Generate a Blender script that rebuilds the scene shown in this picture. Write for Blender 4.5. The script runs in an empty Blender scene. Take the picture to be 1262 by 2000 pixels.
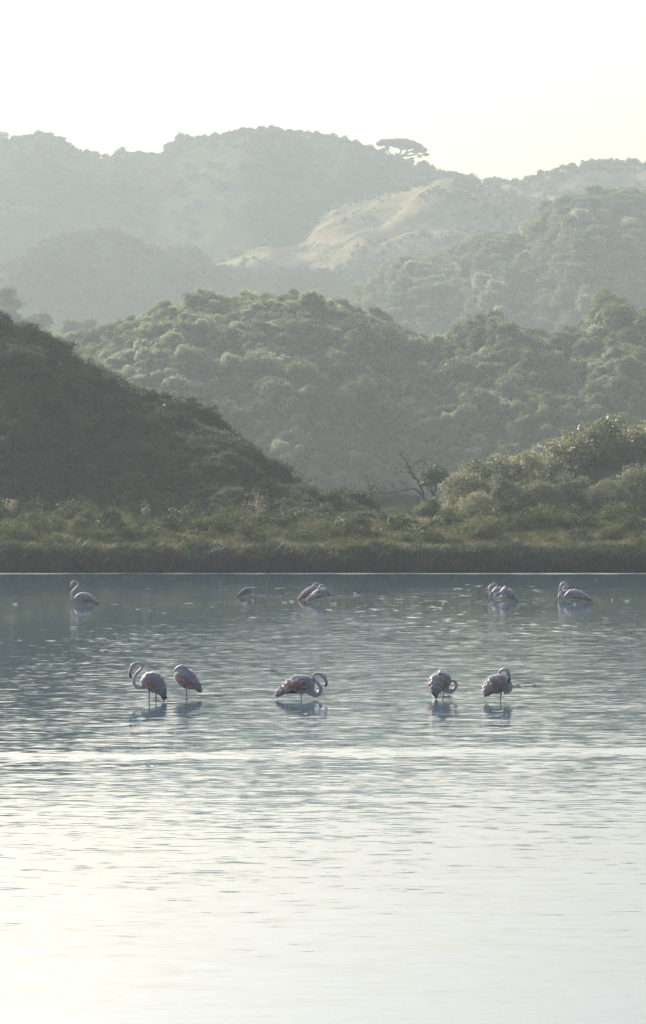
import bpy, bmesh, math, random
import numpy as np
from mathutils import Vector, Matrix, noise

random.seed(7)
RNG = np.random.default_rng(7)
SC = bpy.context.scene
COL = SC.collection

# ------------------------------------------------------------------ camera, sky, sun, exposure
F, CX, HY, H = 8500.0, 631.0, 930.0, 5.2        # focal length in photo pixels, centre column, horizon row, eye height in metres
cam_d = bpy.data.cameras.new('camera')
cam = bpy.data.objects.new('camera', cam_d)
COL.objects.link(cam)
SC.camera = cam
cam.location = (0, 0, H)
cam.rotation_euler = (math.pi / 2, 0, 0)
cam_d.sensor_fit = 'VERTICAL'
cam_d.sensor_height = 36.0
cam_d.lens = F / 2000.0 * 36.0
cam_d.shift_y = -(1000.0 - HY) / 2000.0
cam_d.clip_start = 0.5
cam_d.clip_end = 8000.0

SUN_AZ, SUN_EL = math.radians(-31), math.radians(22)
world = bpy.data.worlds.new('World')
SC.world = world
world.use_nodes = True
wn = world.node_tree
sky = wn.nodes.new('ShaderNodeTexSky')
sky.sky_type = 'NISHITA'
sky.sun_disc = False
sky.sun_elevation = SUN_EL
sky.sun_rotation = SUN_AZ
sky.air_density = 1.0
sky.dust_density = 9.0
sky.ozone_density = 4.3
wn.links.new(sky.outputs[0], wn.nodes['Background'].inputs[0])
wn.nodes['Background'].inputs[1].default_value = 0.15

sun_d = bpy.data.lights.new('sun', 'SUN')
sun_d.energy = 5.0
sun_d.angle = math.radians(0.5)
sun_d.color = (1.0, 0.95, 0.86)
sun = bpy.data.objects.new('sun', sun_d)
COL.objects.link(sun)
S = Vector((math.sin(SUN_AZ) * math.cos(SUN_EL), math.cos(SUN_AZ) * math.cos(SUN_EL), math.sin(SUN_EL)))
sun.rotation_euler = S.to_track_quat('Z', 'Y').to_euler()
sun.location = S * 500

vs = SC.view_settings
vs.view_transform = 'Standard'
vs.look = 'None'
vs.exposure = 0.68
vs.gamma = 1.0
vs.use_curve_mapping = False
SC.render.engine = 'CYCLES'
cy = SC.cycles
cy.max_bounces = 6
cy.diffuse_bounces = 3
cy.glossy_bounces = 3
cy.transmission_bounces = 3
cy.volume_bounces = 1
cy.sample_clamp_indirect = 4.0
cy.use_denoising = True
cy.denoiser = 'OPENIMAGEDENOISE'
cy.denoising_input_passes = 'RGB_ALBEDO_NORMAL'
cy.denoising_prefilter = 'ACCURATE'

# ------------------------------------------------------------------ helpers
def tag(o, label=None, cat=None, group=None, kind=None):
    for k, v in (('label', label), ('category', cat), ('group', group), ('kind', kind)):
        if v:
            o[k] = v
    return o

def at(px, py, Y):
    """The point at distance Y that the photograph shows at pixel (px, py)."""
    return Vector(((px - CX) / F * Y, Y, H + (HY - py) / F * Y))

def mesh_obj(name, verts, faces, mats=(), parent=None, smooth=False, mi=None, link=True):
    me = bpy.data.meshes.new(name)
    me.from_pydata([tuple(v) for v in verts], [], faces)
    for m in mats:
        me.materials.append(m)
    if mi is not None:
        me.polygons.foreach_set('material_index', np.asarray(mi, dtype=np.int32))
    if smooth:
        me.polygons.foreach_set('use_smooth', np.ones(len(me.polygons), dtype=bool))
    me.update()
    o = bpy.data.objects.new(name, me)
    if link:
        COL.objects.link(o)
    if parent:
        o.parent = parent
    return o

def mesh_np(name, V, Q, mats, mi=None, smooth=False):
    """Mesh of quads (n,4) or triangles (n,3) from numpy arrays."""
    me = bpy.data.meshes.new(name)
    k = Q.shape[1]
    me.vertices.add(len(V)); me.vertices.foreach_set('co', V.astype(np.float32).ravel())
    me.loops.add(Q.size); me.loops.foreach_set('vertex_index', Q.astype(np.int32).ravel())
    me.polygons.add(len(Q)); me.polygons.foreach_set('loop_start', np.arange(0, Q.size, k, dtype=np.int32))
    for m in mats:
        me.materials.append(m)
    if mi is not None:
        me.polygons.foreach_set('material_index', np.asarray(mi, dtype=np.int32))
    if smooth:
        me.polygons.foreach_set('use_smooth', np.ones(len(Q), dtype=bool))
    me.update(calc_edges=True)
    me.validate()
    return me

def catmull(pts, n):
    """Smooth a list of tuples (any dimension) through its points, n steps a span."""
    P = [np.array(p, float) for p in pts]
    P = [2 * P[0] - P[1]] + P + [2 * P[-1] - P[-2]]
    out = []
    for i in range(1, len(P) - 2):
        a, b, c, d = P[i - 1:i + 3]
        for k in range(n):
            t = k / n
            out.append(.5 * ((2 * b) + (c - a) * t + (2 * a - 5 * b + 4 * c - d) * t * t + (3 * b - a - 3 * c + d) * t ** 3))
    out.append(P[-2])
    return out

def sweep(pts, rad, seg=8, flat=1.0, V=None, Q=None):
    """Closed tube along pts with a radius per point; appends to V, Q."""
    V = [] if V is None else V
    Q = [] if Q is None else Q
    pts = [Vector(p) for p in pts]
    n = len(pts)
    up = Vector((0.13, 0.2, 1)).normalized()
    b0 = len(V)
    prev = None
    for i, p in enumerate(pts):
        t = (pts[min(i + 1, n - 1)] - pts[max(i - 1, 0)])
        t = t.normalized() if t.length > 1e-9 else Vector((0, 0, 1))
        if prev is None:
            a = t.cross(up)
            if a.length < .05:
                a = t.cross(Vector((1, 0, 0)))
        else:
            a = prev - t * prev.dot(t)
        a.normalize()
        prev = a
        b = t.cross(a)
        for k in range(seg):
            ang = 2 * math.pi * k / seg
            V.append(p + a * (math.cos(ang) * rad[i] * flat) + b * (math.sin(ang) * rad[i]))
    for i in range(n - 1):
        for k in range(seg):
            k2 = (k + 1) % seg
            Q.append((b0 + i * seg + k, b0 + i * seg + k2, b0 + (i + 1) * seg + k2, b0 + (i + 1) * seg + k))
    Q.append(tuple(b0 + k for k in range(seg))[::-1])
    Q.append(tuple(b0 + (n - 1) * seg + k for k in range(seg)))
    return V, Q

# ------------------------------------------------------------------ materials
def new_mat(name):
    m = bpy.data.materials.new(name)
    m.use_nodes = True
    nt = m.node_tree
    return m, nt, nt.nodes['Principled BSDF'], nt.nodes['Material Output']

def node(nt, kind, **kw):
    n = nt.nodes.new(kind)
    for k, v in kw.items():
        setattr(n, k, v)
    return n

def ramp(nt, src, stops):
    r = nt.nodes.new('ShaderNodeValToRGB')
    el = r.color_ramp.elements
    while len(el) < len(stops):
        el.new(0.5)
    for e, (p, c) in zip(el, stops):
        e.position = p
        e.color = (*c, 1) if len(c) == 3 else c
    nt.links.new(src, r.inputs[0])
    return r

def noise_mat(name, stops, scale=1.0, detail=5, rough=0.9, spec=0.0, stretch=(1, 1, 1), bump=0.0, bump_scale=4.0):
    m, nt, bs, out = new_mat(name)
    g = node(nt, 'ShaderNodeNewGeometry')
    mp = node(nt, 'ShaderNodeMapping')
    mp.inputs['Scale'].default_value = stretch
    nt.links.new(g.outputs['Position'], mp.inputs['Vector'])
    n = node(nt, 'ShaderNodeTexNoise')
    n.inputs['Scale'].default_value = scale
    n.inputs['Detail'].default_value = detail
    n.inputs['Roughness'].default_value = 0.62
    nt.links.new(mp.outputs[0], n.inputs['Vector'])
    r = ramp(nt, n.outputs['Fac'], stops)
    nt.links.new(r.outputs[0], bs.inputs['Base Color'])
    bs.inputs['Roughness'].default_value = rough
    bs.inputs['Specular IOR Level'].default_value = spec
    if bump:
        n2 = node(nt, 'ShaderNodeTexNoise')
        n2.inputs['Scale'].default_value = bump_scale
        n2.inputs['Detail'].default_value = 6
        nt.links.new(g.outputs['Position'], n2.inputs['Vector'])
        b = node(nt, 'ShaderNodeBump')
        b.inputs['Strength'].default_value = 1.0
        b.inputs['Distance'].default_value = bump
        nt.links.new(n2.outputs['Fac'], b.inputs['Height'])
        nt.links.new(b.outputs[0], bs.inputs['Normal'])
    return m

def leaf_mat(name, c1, c2, c3, trans=0.35, rough=0.55, spec=0.2, pos_scale=1.2):
    """Leaves: colour drifts from plant to plant and clump to clump; light shines through them."""
    m, nt, bs, out = new_mat(name)
    oi = node(nt, 'ShaderNodeObjectInfo')
    g = node(nt, 'ShaderNodeNewGeometry')
    n = node(nt, 'ShaderNodeTexNoise')
    n.inputs['Scale'].default_value = pos_scale
    n.inputs['Detail'].default_value = 3
    nt.links.new(g.outputs['Position'], n.inputs['Vector'])
    ad = node(nt, 'ShaderNodeMath', operation='MULTIPLY_ADD')
    ad.inputs[1].default_value = 0.45
    nt.links.new(oi.outputs['Random'], ad.inputs[0])
    sb = node(nt, 'ShaderNodeMath', operation='SUBTRACT')
    sb.inputs[1].default_value = 0.22
    nt.links.new(n.outputs['Fac'], sb.inputs[0])
    nt.links.new(sb.outputs[0], ad.inputs[2])
    r = ramp(nt, ad.outputs[0], [(0.2, c1), (0.5, c2), (0.85, c3)])
    nt.links.new(r.outputs[0], bs.inputs['Base Color'])
    bs.inputs['Roughness'].default_value = rough
    bs.inputs['Specular IOR Level'].default_value = spec
    tr = node(nt, 'ShaderNodeBsdfTranslucent')
    hs = node(nt, 'ShaderNodeHueSaturation')
    hs.inputs['Value'].default_value = 2.0
    hs.inputs['Hue'].default_value = 0.485
    nt.links.new(r.outputs[0], hs.inputs['Color'])
    nt.links.new(hs.outputs[0], tr.inputs['Color'])
    mx = node(nt, 'ShaderNodeMixShader')
    mx.inputs[0].default_value = trans
    nt.links.new(bs.outputs[0], mx.inputs[1])
    nt.links.new(tr.outputs[0], mx.inputs[2])
    nt.links.new(mx.outputs[0], out.inputs['Surface'])
    return m

def plain(name, col, rough=0.7, spec=0.3, var=0.0, scale=20):
    if var:
        lo = tuple(c * (1 - var) for c in col); hi = tuple(min(1, c * (1 + var)) for c in col)
        return noise_mat(name, [(0.3, lo), (0.7, hi)], scale, 4, rough, spec)
    m, nt, bs, out = new_mat(name)
    bs.inputs['Base Color'].default_value = (*col, 1)
    bs.inputs['Roughness'].default_value = rough
    bs.inputs['Specular IOR Level'].default_value = spec
    return m

M = {}
M['scrub_soil'] = noise_mat('scrub_soil', [(0.3, (.028, .036, .020)), (0.5, (.045, .055, .030)), (0.72, (.075, .078, .045))], 0.6, 8, .95, 0.0, bump=.25, bump_scale=1.4)
M['tan_grass'] = noise_mat('tan_grass', [(0.30, (.06, .075, .035)), (0.42, (.12, .115, .06)), (0.54, (.19, .158, .092)), (0.74, (.26, .21, .125))], 0.09, 8, .95, 0.0, stretch=(1, .8, 1.6), bump=.6, bump_scale=.5)
M['far_scrub'] = noise_mat('far_scrub', [(0.35, (.035, .05, .025)), (0.6, (.06, .075, .038)), (0.8, (.12, .115, .06))], 0.06, 8, .95, 0.0, bump=1.0, bump_scale=.35)
M['mud'] = noise_mat('mud', [(0.3, (.03, .028, .024)), (0.7, (.07, .062, .05))], .35, 6, .95, 0.0, bump=.05)
M['meadow'] = noise_mat('meadow', [(0.3, (.04, .05, .02)), (0.55, (.085, .088, .04)), (0.75, (.15, .135, .07))], .25, 7, .95, 0.0, bump=.2, bump_scale=1.2)
M['shore_glint'] = noise_mat('shore_glint', [(0.35, (.12, .12, .11)), (0.5, (.55, .55, .53)), (0.65, (.75, .75, .72))], 1.1, 4, .35, .6)  # bright glint along the water's edge, put into a pale colour
M['leaf_oak'] = leaf_mat('leaf_oak', (.032, .056, .018), (.06, .09, .03), (.11, .14, .05))
M['leaf_far'] = leaf_mat('leaf_far', (.035, .048, .024), (.048, .062, .032), (.065, .075, .04), trans=.2, spec=.1, rough=.8)
M['leaf_pale'] = leaf_mat('leaf_pale', (.08, .105, .05), (.14, .16, .085), (.22, .225, .13), trans=.5, rough=.55, spec=.25)
M['leaf_grey'] = leaf_mat('leaf_grey', (.06, .07, .034), (.115, .12, .06), (.21, .20, .11), trans=.45, rough=.5, spec=.3, pos_scale=2.5)
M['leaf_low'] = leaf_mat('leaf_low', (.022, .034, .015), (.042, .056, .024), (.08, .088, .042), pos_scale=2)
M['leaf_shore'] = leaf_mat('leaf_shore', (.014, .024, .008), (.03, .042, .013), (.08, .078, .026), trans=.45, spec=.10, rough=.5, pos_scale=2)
M['shaded_rush'] = leaf_mat('shaded_rush', (.008, .018, .016), (.013, .027, .022), (.022, .038, .027), trans=.25, pos_scale=1.2)  # shade of the steep bank front put into the leaf colour
M['reed'] = leaf_mat('reed', (.018, .028, .009), (.048, .052, .017), (.14, .112, .042), trans=.5, pos_scale=.9)
M['bark'] = plain('bark', (.09, .075, .06), .9, .2, .4, 6)
M['dead_wood'] = plain('dead_wood', (.085, .072, .06), .85, .2, .35, 8)

# ------------------------------------------------------------------ haze, ground, water
def box(name, x0, x1, y0, y1, z0, z1, mat):
    v = [(x, y, z) for z in (z0, z1) for y in (y0, y1) for x in (x0, x1)]
    f = [(0, 2, 3, 1), (4, 5, 7, 6), (0, 1, 5, 4), (1, 3, 7, 5), (3, 2, 6, 7), (2, 0, 4, 6)]
    return mesh_obj(name, v, f, [mat])

hz = bpy.data.materials.new('haze_air')
hz.use_nodes = True
hn = hz.node_tree
hn.nodes.remove(hn.nodes['Principled BSDF'])
pv = hn.nodes.new('ShaderNodeVolumePrincipled')
pv.inputs['Color'].default_value = (.86, .95, .965, 1)
pv.inputs['Density'].default_value = 0.00019
pv.inputs['Anisotropy'].default_value = 0.30
hn.links.new(pv.outputs[0], hn.nodes['Material Output'].inputs['Volume'])
haze = box('haze', -1500, 1500, -300, 3000, -1.6, 152.0, hz)
tag(haze, 'pale morning haze that fills the air between the hills and over the lagoon', 'haze', kind='stuff')

g = mesh_obj('ground', [(-1490, -290, -.6), (1490, -290, -.6), (1490, 2990, -.6), (-1490, 2990, -.6)], [(0, 1, 2, 3)], [M['mud']])
tag(g, 'flat muddy ground under the lagoon and the low land around the hills', 'ground', kind='structure')

SHORE = 233.0
def water_material():
    m, nt, bs, out = new_mat('lagoon_water')
    L = nt.links
    geo = node(nt, 'ShaderNodeNewGeometry')
    sep = node(nt, 'ShaderNodeSeparateXYZ')
    L.new(geo.outputs['Position'], sep.inputs[0])
    def nz(sx, sy, detail, off=0.0, rough=.5):
        mp = node(nt, 'ShaderNodeMapping')
        mp.inputs['Scale'].default_value = (sx, sy, 1)
        mp.inputs['Location'].default_value = (off, off * 1.7, off)
        L.new(geo.outputs['Position'], mp.inputs['Vector'])
        n = node(nt, 'ShaderNodeTexNoise')
        n.inputs['Scale'].default_value = 1.0
        n.inputs['Detail'].default_value = detail
        n.inputs['Roughness'].default_value = rough
        L.new(mp.outputs[0], n.inputs['Vector'])
        return n
    def math_(op, a, b=None, c=None):
        q = node(nt, 'ShaderNodeMath', operation=op)
        for i, v in enumerate((a, b, c)):
            if v is None:
                continue
            if isinstance(v, (int, float)):
                q.inputs[i].default_value = v
            else:
                L.new(v, q.inputs[i])
        return q.outputs[0]
    def vmath(op, a, b):
        q = node(nt, 'ShaderNodeVectorMath', operation=op)
        for i, v in enumerate((a, b)):
            if isinstance(v, tuple):
                q.inputs[i].default_value = v
            elif op == 'SCALE' and i == 1:
                L.new(v, q.inputs['Scale'])
            else:
                L.new(v, q.inputs[i])
        return q.outputs[0]
    # slopes of three sizes of ripple
    acc = None
    for sx, sy, det, off, ax, ay in ((1.25, 4.2, 2, 3.1, .018, .036), (3.0, 8.0, 1, 11.7, .022, .046), (.8, 1.5, 1, 23.3, .010, .016)):
        n = nz(sx, sy, det, off)
        v = vmath('SUBTRACT', n.outputs['Color'], (.5, .5, .5))
        v = vmath('MULTIPLY', v, (ax * 2, ay * 2, 0))
        acc = v if acc is None else vmath('ADD', acc, v)
    band = node(nt, 'ShaderNodeMapRange')              # a gust line that crosses the near water
    wb = math_('MULTIPLY_ADD', nz(.09, .12, 4, 61.0).outputs['Fac'], 9.0, -4.5)
    dy = math_('ABSOLUTE', math_('ADD', math_('SUBTRACT', sep.outputs['Y'], 81.6), wb))
    band.inputs['From Min'].default_value = 1.8
    band.inputs['From Max'].default_value = .2
    band.interpolation_type = 'SMOOTHSTEP'
    closer = node(nt, 'ShaderNodeMapRange')            # fresher breeze over the near water
    closer.interpolation_type = 'SMOOTHSTEP'
    closer.inputs['From Min'].default_value = 86.0
    closer.inputs['From Max'].default_value = 62.0
    L.new(sep.outputs['Y'], closer.inputs['Value'])
    L.new(dy, band.inputs['Value'])
    tilt = node(nt, 'ShaderNodeCombineXYZ')
    L.new(math_('ADD', math_('MULTIPLY_ADD', band.outputs[0], -.020, -.0032), math_('MULTIPLY', closer.outputs[0], -.009)), tilt.inputs[1])
    acc = vmath('ADD', acc, tilt.outputs[0])       # the sides of the ripples that face the viewer are the ones in view at this low angle
    # where the wind touches the water: calm near the far shore and at its left end
    dist = node(nt, 'ShaderNodeMapRange')
    dist.interpolation_type = 'SMOOTHSTEP'
    dist.inputs['From Min'].default_value = 196.0
    dist.inputs['From Max'].default_value = 128.0
    patch = nz(.035, .02, 3, 7.7)
    wob = math_('MULTIPLY_ADD', patch.outputs['Fac'], 90.0, -45.0)
    yy = math_('ADD', sep.outputs['Y'], wob)
    leftw = node(nt, 'ShaderNodeMapRange')
    leftw.inputs['From Min'].default_value = -1.0
    leftw.inputs['From Max'].default_value = -12.0
    leftw.inputs['To Max'].default_value = 22.0
    L.new(sep.outputs['X'], leftw.inputs['Value'])
    yy = math_('ADD', yy, leftw.outputs[0])
    L.new(yy, dist.inputs['Value'])
    streak = nz(.12, .09, 4, 41.0, .7)
    sr = ramp(nt, streak.outputs['Fac'], [(.47, (0, 0, 0)), (.62, (1, 1, 1))])
    calm = math_('MULTIPLY_ADD', sr.outputs[0], .75, .09)
    amp = math_('MAXIMUM', dist.outputs[0], calm)
    amp = math_('MULTIPLY', amp, math_('MULTIPLY_ADD', closer.outputs[0], -.38, 1.0))
    acc = vmath('SCALE', acc, amp)
    dash = ramp(nt, nz(1.7, .62, 2, 83.0).outputs['Fac'], [(.60, (0, 0, 0)), (.70, (1, 1, 1))])      # little cat's-paws on the calm water
    where = ramp(nt, nz(.10, .045, 2, 19.0).outputs['Fac'], [(.42, (0, 0, 0)), (.58, (1, 1, 1))])
    dt = node(nt, 'ShaderNodeCombineXYZ')
    far_only = node(nt, 'ShaderNodeMapRange')
    far_only.inputs['From Min'].default_value = 120.0
    far_only.inputs['From Max'].default_value = 150.0
    L.new(sep.outputs['Y'], far_only.inputs['Value'])
    L.new(math_('MULTIPLY', math_('MULTIPLY', math_('MULTIPLY', dash.outputs[0], where.outputs[0]), far_only.outputs[0]), -.036), dt.inputs[1])
    acc = vmath('ADD', acc, dt.outputs[0])
    nv = vmath('ADD', acc, (0, 0, 1))
    nn = node(nt, 'ShaderNodeVectorMath', operation='NORMALIZE')
    L.new(nv, nn.inputs[0])
    L.new(nn.outputs[0], bs.inputs['Normal'])
    bs.inputs['Base Color'].default_value = (.075, .135, .17, 1)
    bs.inputs['Roughness'].default_value = .03
    bs.inputs['IOR'].default_value = 1.33
    bs.inputs['Specular IOR Level'].default_value = .5
    return m
M['water'] = water_material()
w = mesh_obj('water', [(-700, -290, 0), (700, -290, 0), (700, SHORE, 0), (-700, SHORE, 0)], [(0, 1, 2, 3)], [M['water']])
tag(w, 'shallow rippled lagoon water, dark near the far bank and white towards the viewer', 'water', kind='structure')
xs = np.linspace(-60, 60, 241)
V, Q = [], []
for i, x in enumerate(xs):
    y0 = SHORE - 1.6 + 1.1 * noise.noise((x * .15, 3.3, 0)) + .9 * noise.noise((x * .9, 1.3, 0))
    V += [(x, y0, .004), (x, SHORE + 1.2, .012)]
    if i:
        k = 2 * i
        Q.append((k - 2, k, k + 1, k - 1))
s = mesh_obj('shore', V, Q, [M['shore_glint']])
tag(s, 'thin pale painted glint of water along the foot of the far bank', 'shore', kind='structure')

# ------------------------------------------------------------------ hills
class Hill:
    """A ridge with its crest where the photograph shows it, a slope towards the viewer (t 0..1) and one away (t 0..-1)."""
    def __init__(s, crest, Yc, front, back, lower=0.0, base=1.2, power=1.6, spur=0.0, spur_f=.01, lump=0.0, lump_f=.05, seed=0.0):
        s.cx = np.array([c[0] for c in crest], float)
        s.cy = np.array([c[1] for c in crest], float)
        s.__dict__.update(Yc=Yc, front=front, back=back, lower=lower, base=base, power=power, spur=spur, spur_f=spur_f, lump=lump, lump_f=lump_f, seed=seed)
    def crest_y(s, px):
        return s.Yc + s.spur * noise.noise((px * s.spur_f, s.seed, 0.5))
    def pos(s, px, t):
        Y = s.crest_y(px)
        top = max(s.base + .3, H + (HY - float(np.interp(px, s.cx, s.cy))) / F * Y - s.lower)
        if t >= 0:
            y = Y - t * s.front
            k = 1 - t ** s.power
        else:
            y = Y - t * s.back
            k = 1 - (-t) ** 1.5
        k = max(k, 0) if abs(t) <= 1 else 0
        x = (px - CX) / F * Y
        z = s.base + (top - s.base) * k - (1.5 if abs(t) >= .999 else 0)
        if s.lump:
            e = min(1, abs(t) * 5) * min(1, 4 * (1 - min(1, abs(t))))
            z += s.lump * e * (noise.noise((x * s.lump_f, y * s.lump_f, s.seed)) + .5 * noise.noise((x * s.lump_f * 2.3, y * s.lump_f * 2.3, s.seed + 4)))
        return Vector((x, y, z))
    def build(s, px0, px1, nx, ny, mat, label):
        V = []
        ts = np.concatenate([np.linspace(-1, 0, ny // 2, endpoint=False), np.linspace(0, 1, ny)])
        pxs = np.linspace(px0, px1, nx)
        for t in ts:
            for p in pxs:
                V.append(s.pos(float(p), float(t)))
        n = len(pxs)
        Q = [(r * n + i, r * n + i + 1, (r + 1) * n + i + 1, (r + 1) * n + i) for r in range(len(ts) - 1) for i in range(n - 1)]
        Q = [q[::-1] for q in Q]
        o = mesh_obj('hill', V, Q, [mat], smooth=True)
        return tag(o, label, 'hill', kind='structure')

far = Hill([(-1500, 420), (-700, 330), (-200, 285), (-60, 262), (0, 275), (20, 278), (60, 267), (90, 265), (120, 275), (150, 298), (185, 303), (215, 312), (235, 301), (255, 307), (320, 300), (335, 281), (350, 271), (400, 268), (460, 262), (520, 254), (560, 258), (620, 268), (680, 276), (720, 291), (780, 313), (830, 325), (870, 342), (930, 351), (985, 357), (1020, 362), (1300, 420), (2000, 560), (3000, 700)],
           1680, 330, 200, .8, 2.4, 1.5, 40, .006, 5, .02, 1.1)
far.build(-1500, 2600, 330, 40, M['far_scrub'], 'highest and farthest hill, long and grey in the haze, with one flat-topped pine')
east = Hill([(300, 900), (700, 480), (900, 385), (960, 366), (1000, 353), (1060, 336), (1110, 323), (1170, 313), (1230, 313), (1262, 317), (1500, 345), (2000, 430), (2800, 700)],
            1620, 200, 180, .8, 2.4, 1.4, 30, .008, 5, .025, 5.2)
east.build(300, 2600, 220, 36, M['tan_grass'], 'rounded hill with a bare tan saddle behind the wooded ridge')
farleft = Hill([(-900, 470), (-200, 430), (-60, 428), (40, 430), (70, 440), (100, 447), (122, 433), (150, 433), (170, 452), (210, 490), (300, 560), (420, 700)],
               1560, 150, 120, 1.0, 2.4, 1.5, 15, .01, 4, .03, 7.2)
farleft.build(-900, 420, 140, 30, M['far_scrub'], 'faint scrubby hill behind the low rounded dune on the left')
tan = Hill([(150, 560), (300, 500), (395, 487), (470, 479), (560, 469), (590, 452), (620, 424), (650, 402), (700, 383), (760, 373), (800, 365), (850, 348), (880, 344), (930, 354), (980, 364), (1010, 386), (1060, 401), (1120, 406), (1180, 421), (1300, 440), (1700, 520), (2300, 700)],
           1530, 300, 200, .6, 2.4, 1.25, 45, .008, 9, .028, 2.9)
tan.build(150, 2200, 260, 60, M['tan_grass'], 'hill of dry tan grass patched with green scrub in the middle distance')
low = Hill([(-700, 640), (-200, 580), (-60, 545), (0, 527), (40, 511), (75, 477), (120, 452), (165, 441), (200, 443), (240, 456), (290, 479), (320, 489), (350, 482), (385, 484), (410, 511), (450, 522), (520, 527), (640, 525), (700, 520), (760, 530), (900, 580), (1100, 700)],
           1400, 190, 100, 1.2, 2.4, 1.4, 40, .012, 7, .04, 9.3)
low.build(-700, 1100, 240, 50, M['far_scrub'], 'low rounded dune covered in pale scrub below the farthest hill')
right = Hill([(500, 760), (640, 620), (690, 578), (720, 566), (760, 524), (800, 520), (840, 512), (880, 500), (930, 472), (970, 466), (1010, 462), (1050, 432), (1090, 398), (1150, 386), (1210, 380), (1262, 384), (1500, 390), (1900, 480), (2500, 700)],
             1180, 170, 130, 2.3, 2.4, 1.5, 20, .01, 4, .05, 3.7)
right.build(500, 2400, 230, 44, M['scrub_soil'], 'steep wooded ridge on the right below the tan hill')
gap = Hill([(-700, 500), (-200, 540), (0, 572), (30, 586), (60, 614), (90, 634), (150, 640), (250, 630), (330, 640), (420, 700), (560, 820)],
           900, 100, 90, 2.2, 2.4, 1.5, 10, .01, 3, .05, 6.1)
gap.build(-700, 560, 130, 30, M['scrub_soil'], 'wooded slope seen in the gap between the near hill and the low dune')
mid = Hill([(-600, 700), (-100, 680), (90, 655), (180, 652), (260, 634), (300, 614), (350, 600), (390, 582), (440, 590), (520, 578), (600, 577), (660, 590), (720, 614), (770, 645), (830, 662), (865, 670), (900, 634), (960, 630), (1000, 652), (1070, 668), (1110, 652), (1150, 620), (1180, 596), (1230, 608), (1262, 612), (1500, 600), (2000, 700), (2500, 850)],
           690, 95, 90, 1.9, 2.4, 1.7, 14, .009, 3.2, .07, 4.4)
mid.build(-600, 2300, 260, 50, M['scrub_soil'], 'long wooded ridge across the middle of the valley')
near = Hill([(-1200, 560), (-500, 520), (-150, 560), (0, 606), (10, 630), (60, 641), (90, 656), (120, 676), (150, 701), (200, 721), (230, 746), (290, 761), (350, 781), (400, 801), (450, 841), (480, 867), (500, 897), (540, 918), (580, 944), (620, 966), (660, 988), (710, 1012), (800, 1030)],
            302, 34, 60, .85, 2.0, 1.35, 5, .01, 1.7, .13, 8.8)
near.build(-1200, 800, 240, 50, M['scrub_soil'], 'dark shaded hill falling to the shore on the left')

# the low land behind the bank, and the bank itself
V, Q = [], []
xs = np.linspace(-700, 700, 141)
ys = [SHORE + 23, 300, 380, 480, 640, 900, 1300, 1800, 2400, 2900]
for y in ys:
    for x in xs:
        V.append((x, y, 2.0 + .25 * noise.noise((x * .05, y * .05, 0))))
n = len(xs)
Q = [(r * n + i, r * n + i + 1, (r + 1) * n + i + 1, (r + 1) * n + i) for r in range(len(ys) - 1) for i in range(n - 1)]
o = mesh_obj('land', V, Q, [M['meadow']], smooth=True)
tag(o, 'flat grassy land between the reedy bank and the hills', 'land', kind='structure')

def bank_pos(x, u):
    """u 0 at the water, 1 at the back edge of the bank."""
    y = SHORE + .6 + u * 25 + .8 * noise.noise((x * .12, 9.1, 0)) * (1 - u)
    edge = .9 + .25 * noise.noise((x * .2, 2.2, 0))
    if u < .08:
        z = -.05 + edge * (u / .08) ** .6
    else:
        z = -.05 + edge + (2.2 - edge) * ((u - .08) / .92) ** .8
        z += .35 * noise.noise((x * .22, y * .22, 5)) * min(1, (1 - u) * 5)
    return Vector((x, y, z))
V, Q = [], []
xs = np.linspace(-90, 90, 300)
us = [0, .02, .04, .06, .08, .12, .18, .25, .33, .42, .52, .62, .72, .82, .92, 1.0]
for u in us:
    for x in xs:
        V.append(bank_pos(x, u))
n = len(xs)
Q = [(r * n + i, r * n + i + 1, (r + 1) * n + i + 1, (r + 1) * n + i) for r in range(len(us) - 1) for i in range(n - 1)]
o = mesh_obj('bank', V, Q, [M['scrub_soil']], smooth=True)
tag(o, 'low overgrown bank along the far edge of the water', 'bank', kind='structure')

# ------------------------------------------------------------------ plants: meshes shared by many
def leaf_quads(C, N, L, Wd, rng):
    """A rhombic leaf at each centre C, facing N."""
    n = len(C)
    N = N / np.linalg.norm(N, axis=1, keepdims=True)
    R = rng.normal(size=(n, 3))
    A = np.cross(N, R); A /= np.linalg.norm(A, axis=1, keepdims=True)
    B = np.cross(N, A)
    L = L[:, None]; Wd = Wd[:, None]
    V = np.stack([C - A * L * .5, C + B * Wd * .5 + N * L * .06, C + A * L * .5, C - B * Wd * .5 + N * L * .06], 1).reshape(-1, 3)
    Q = np.arange(4 * n).reshape(n, 4)
    return V, Q

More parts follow.
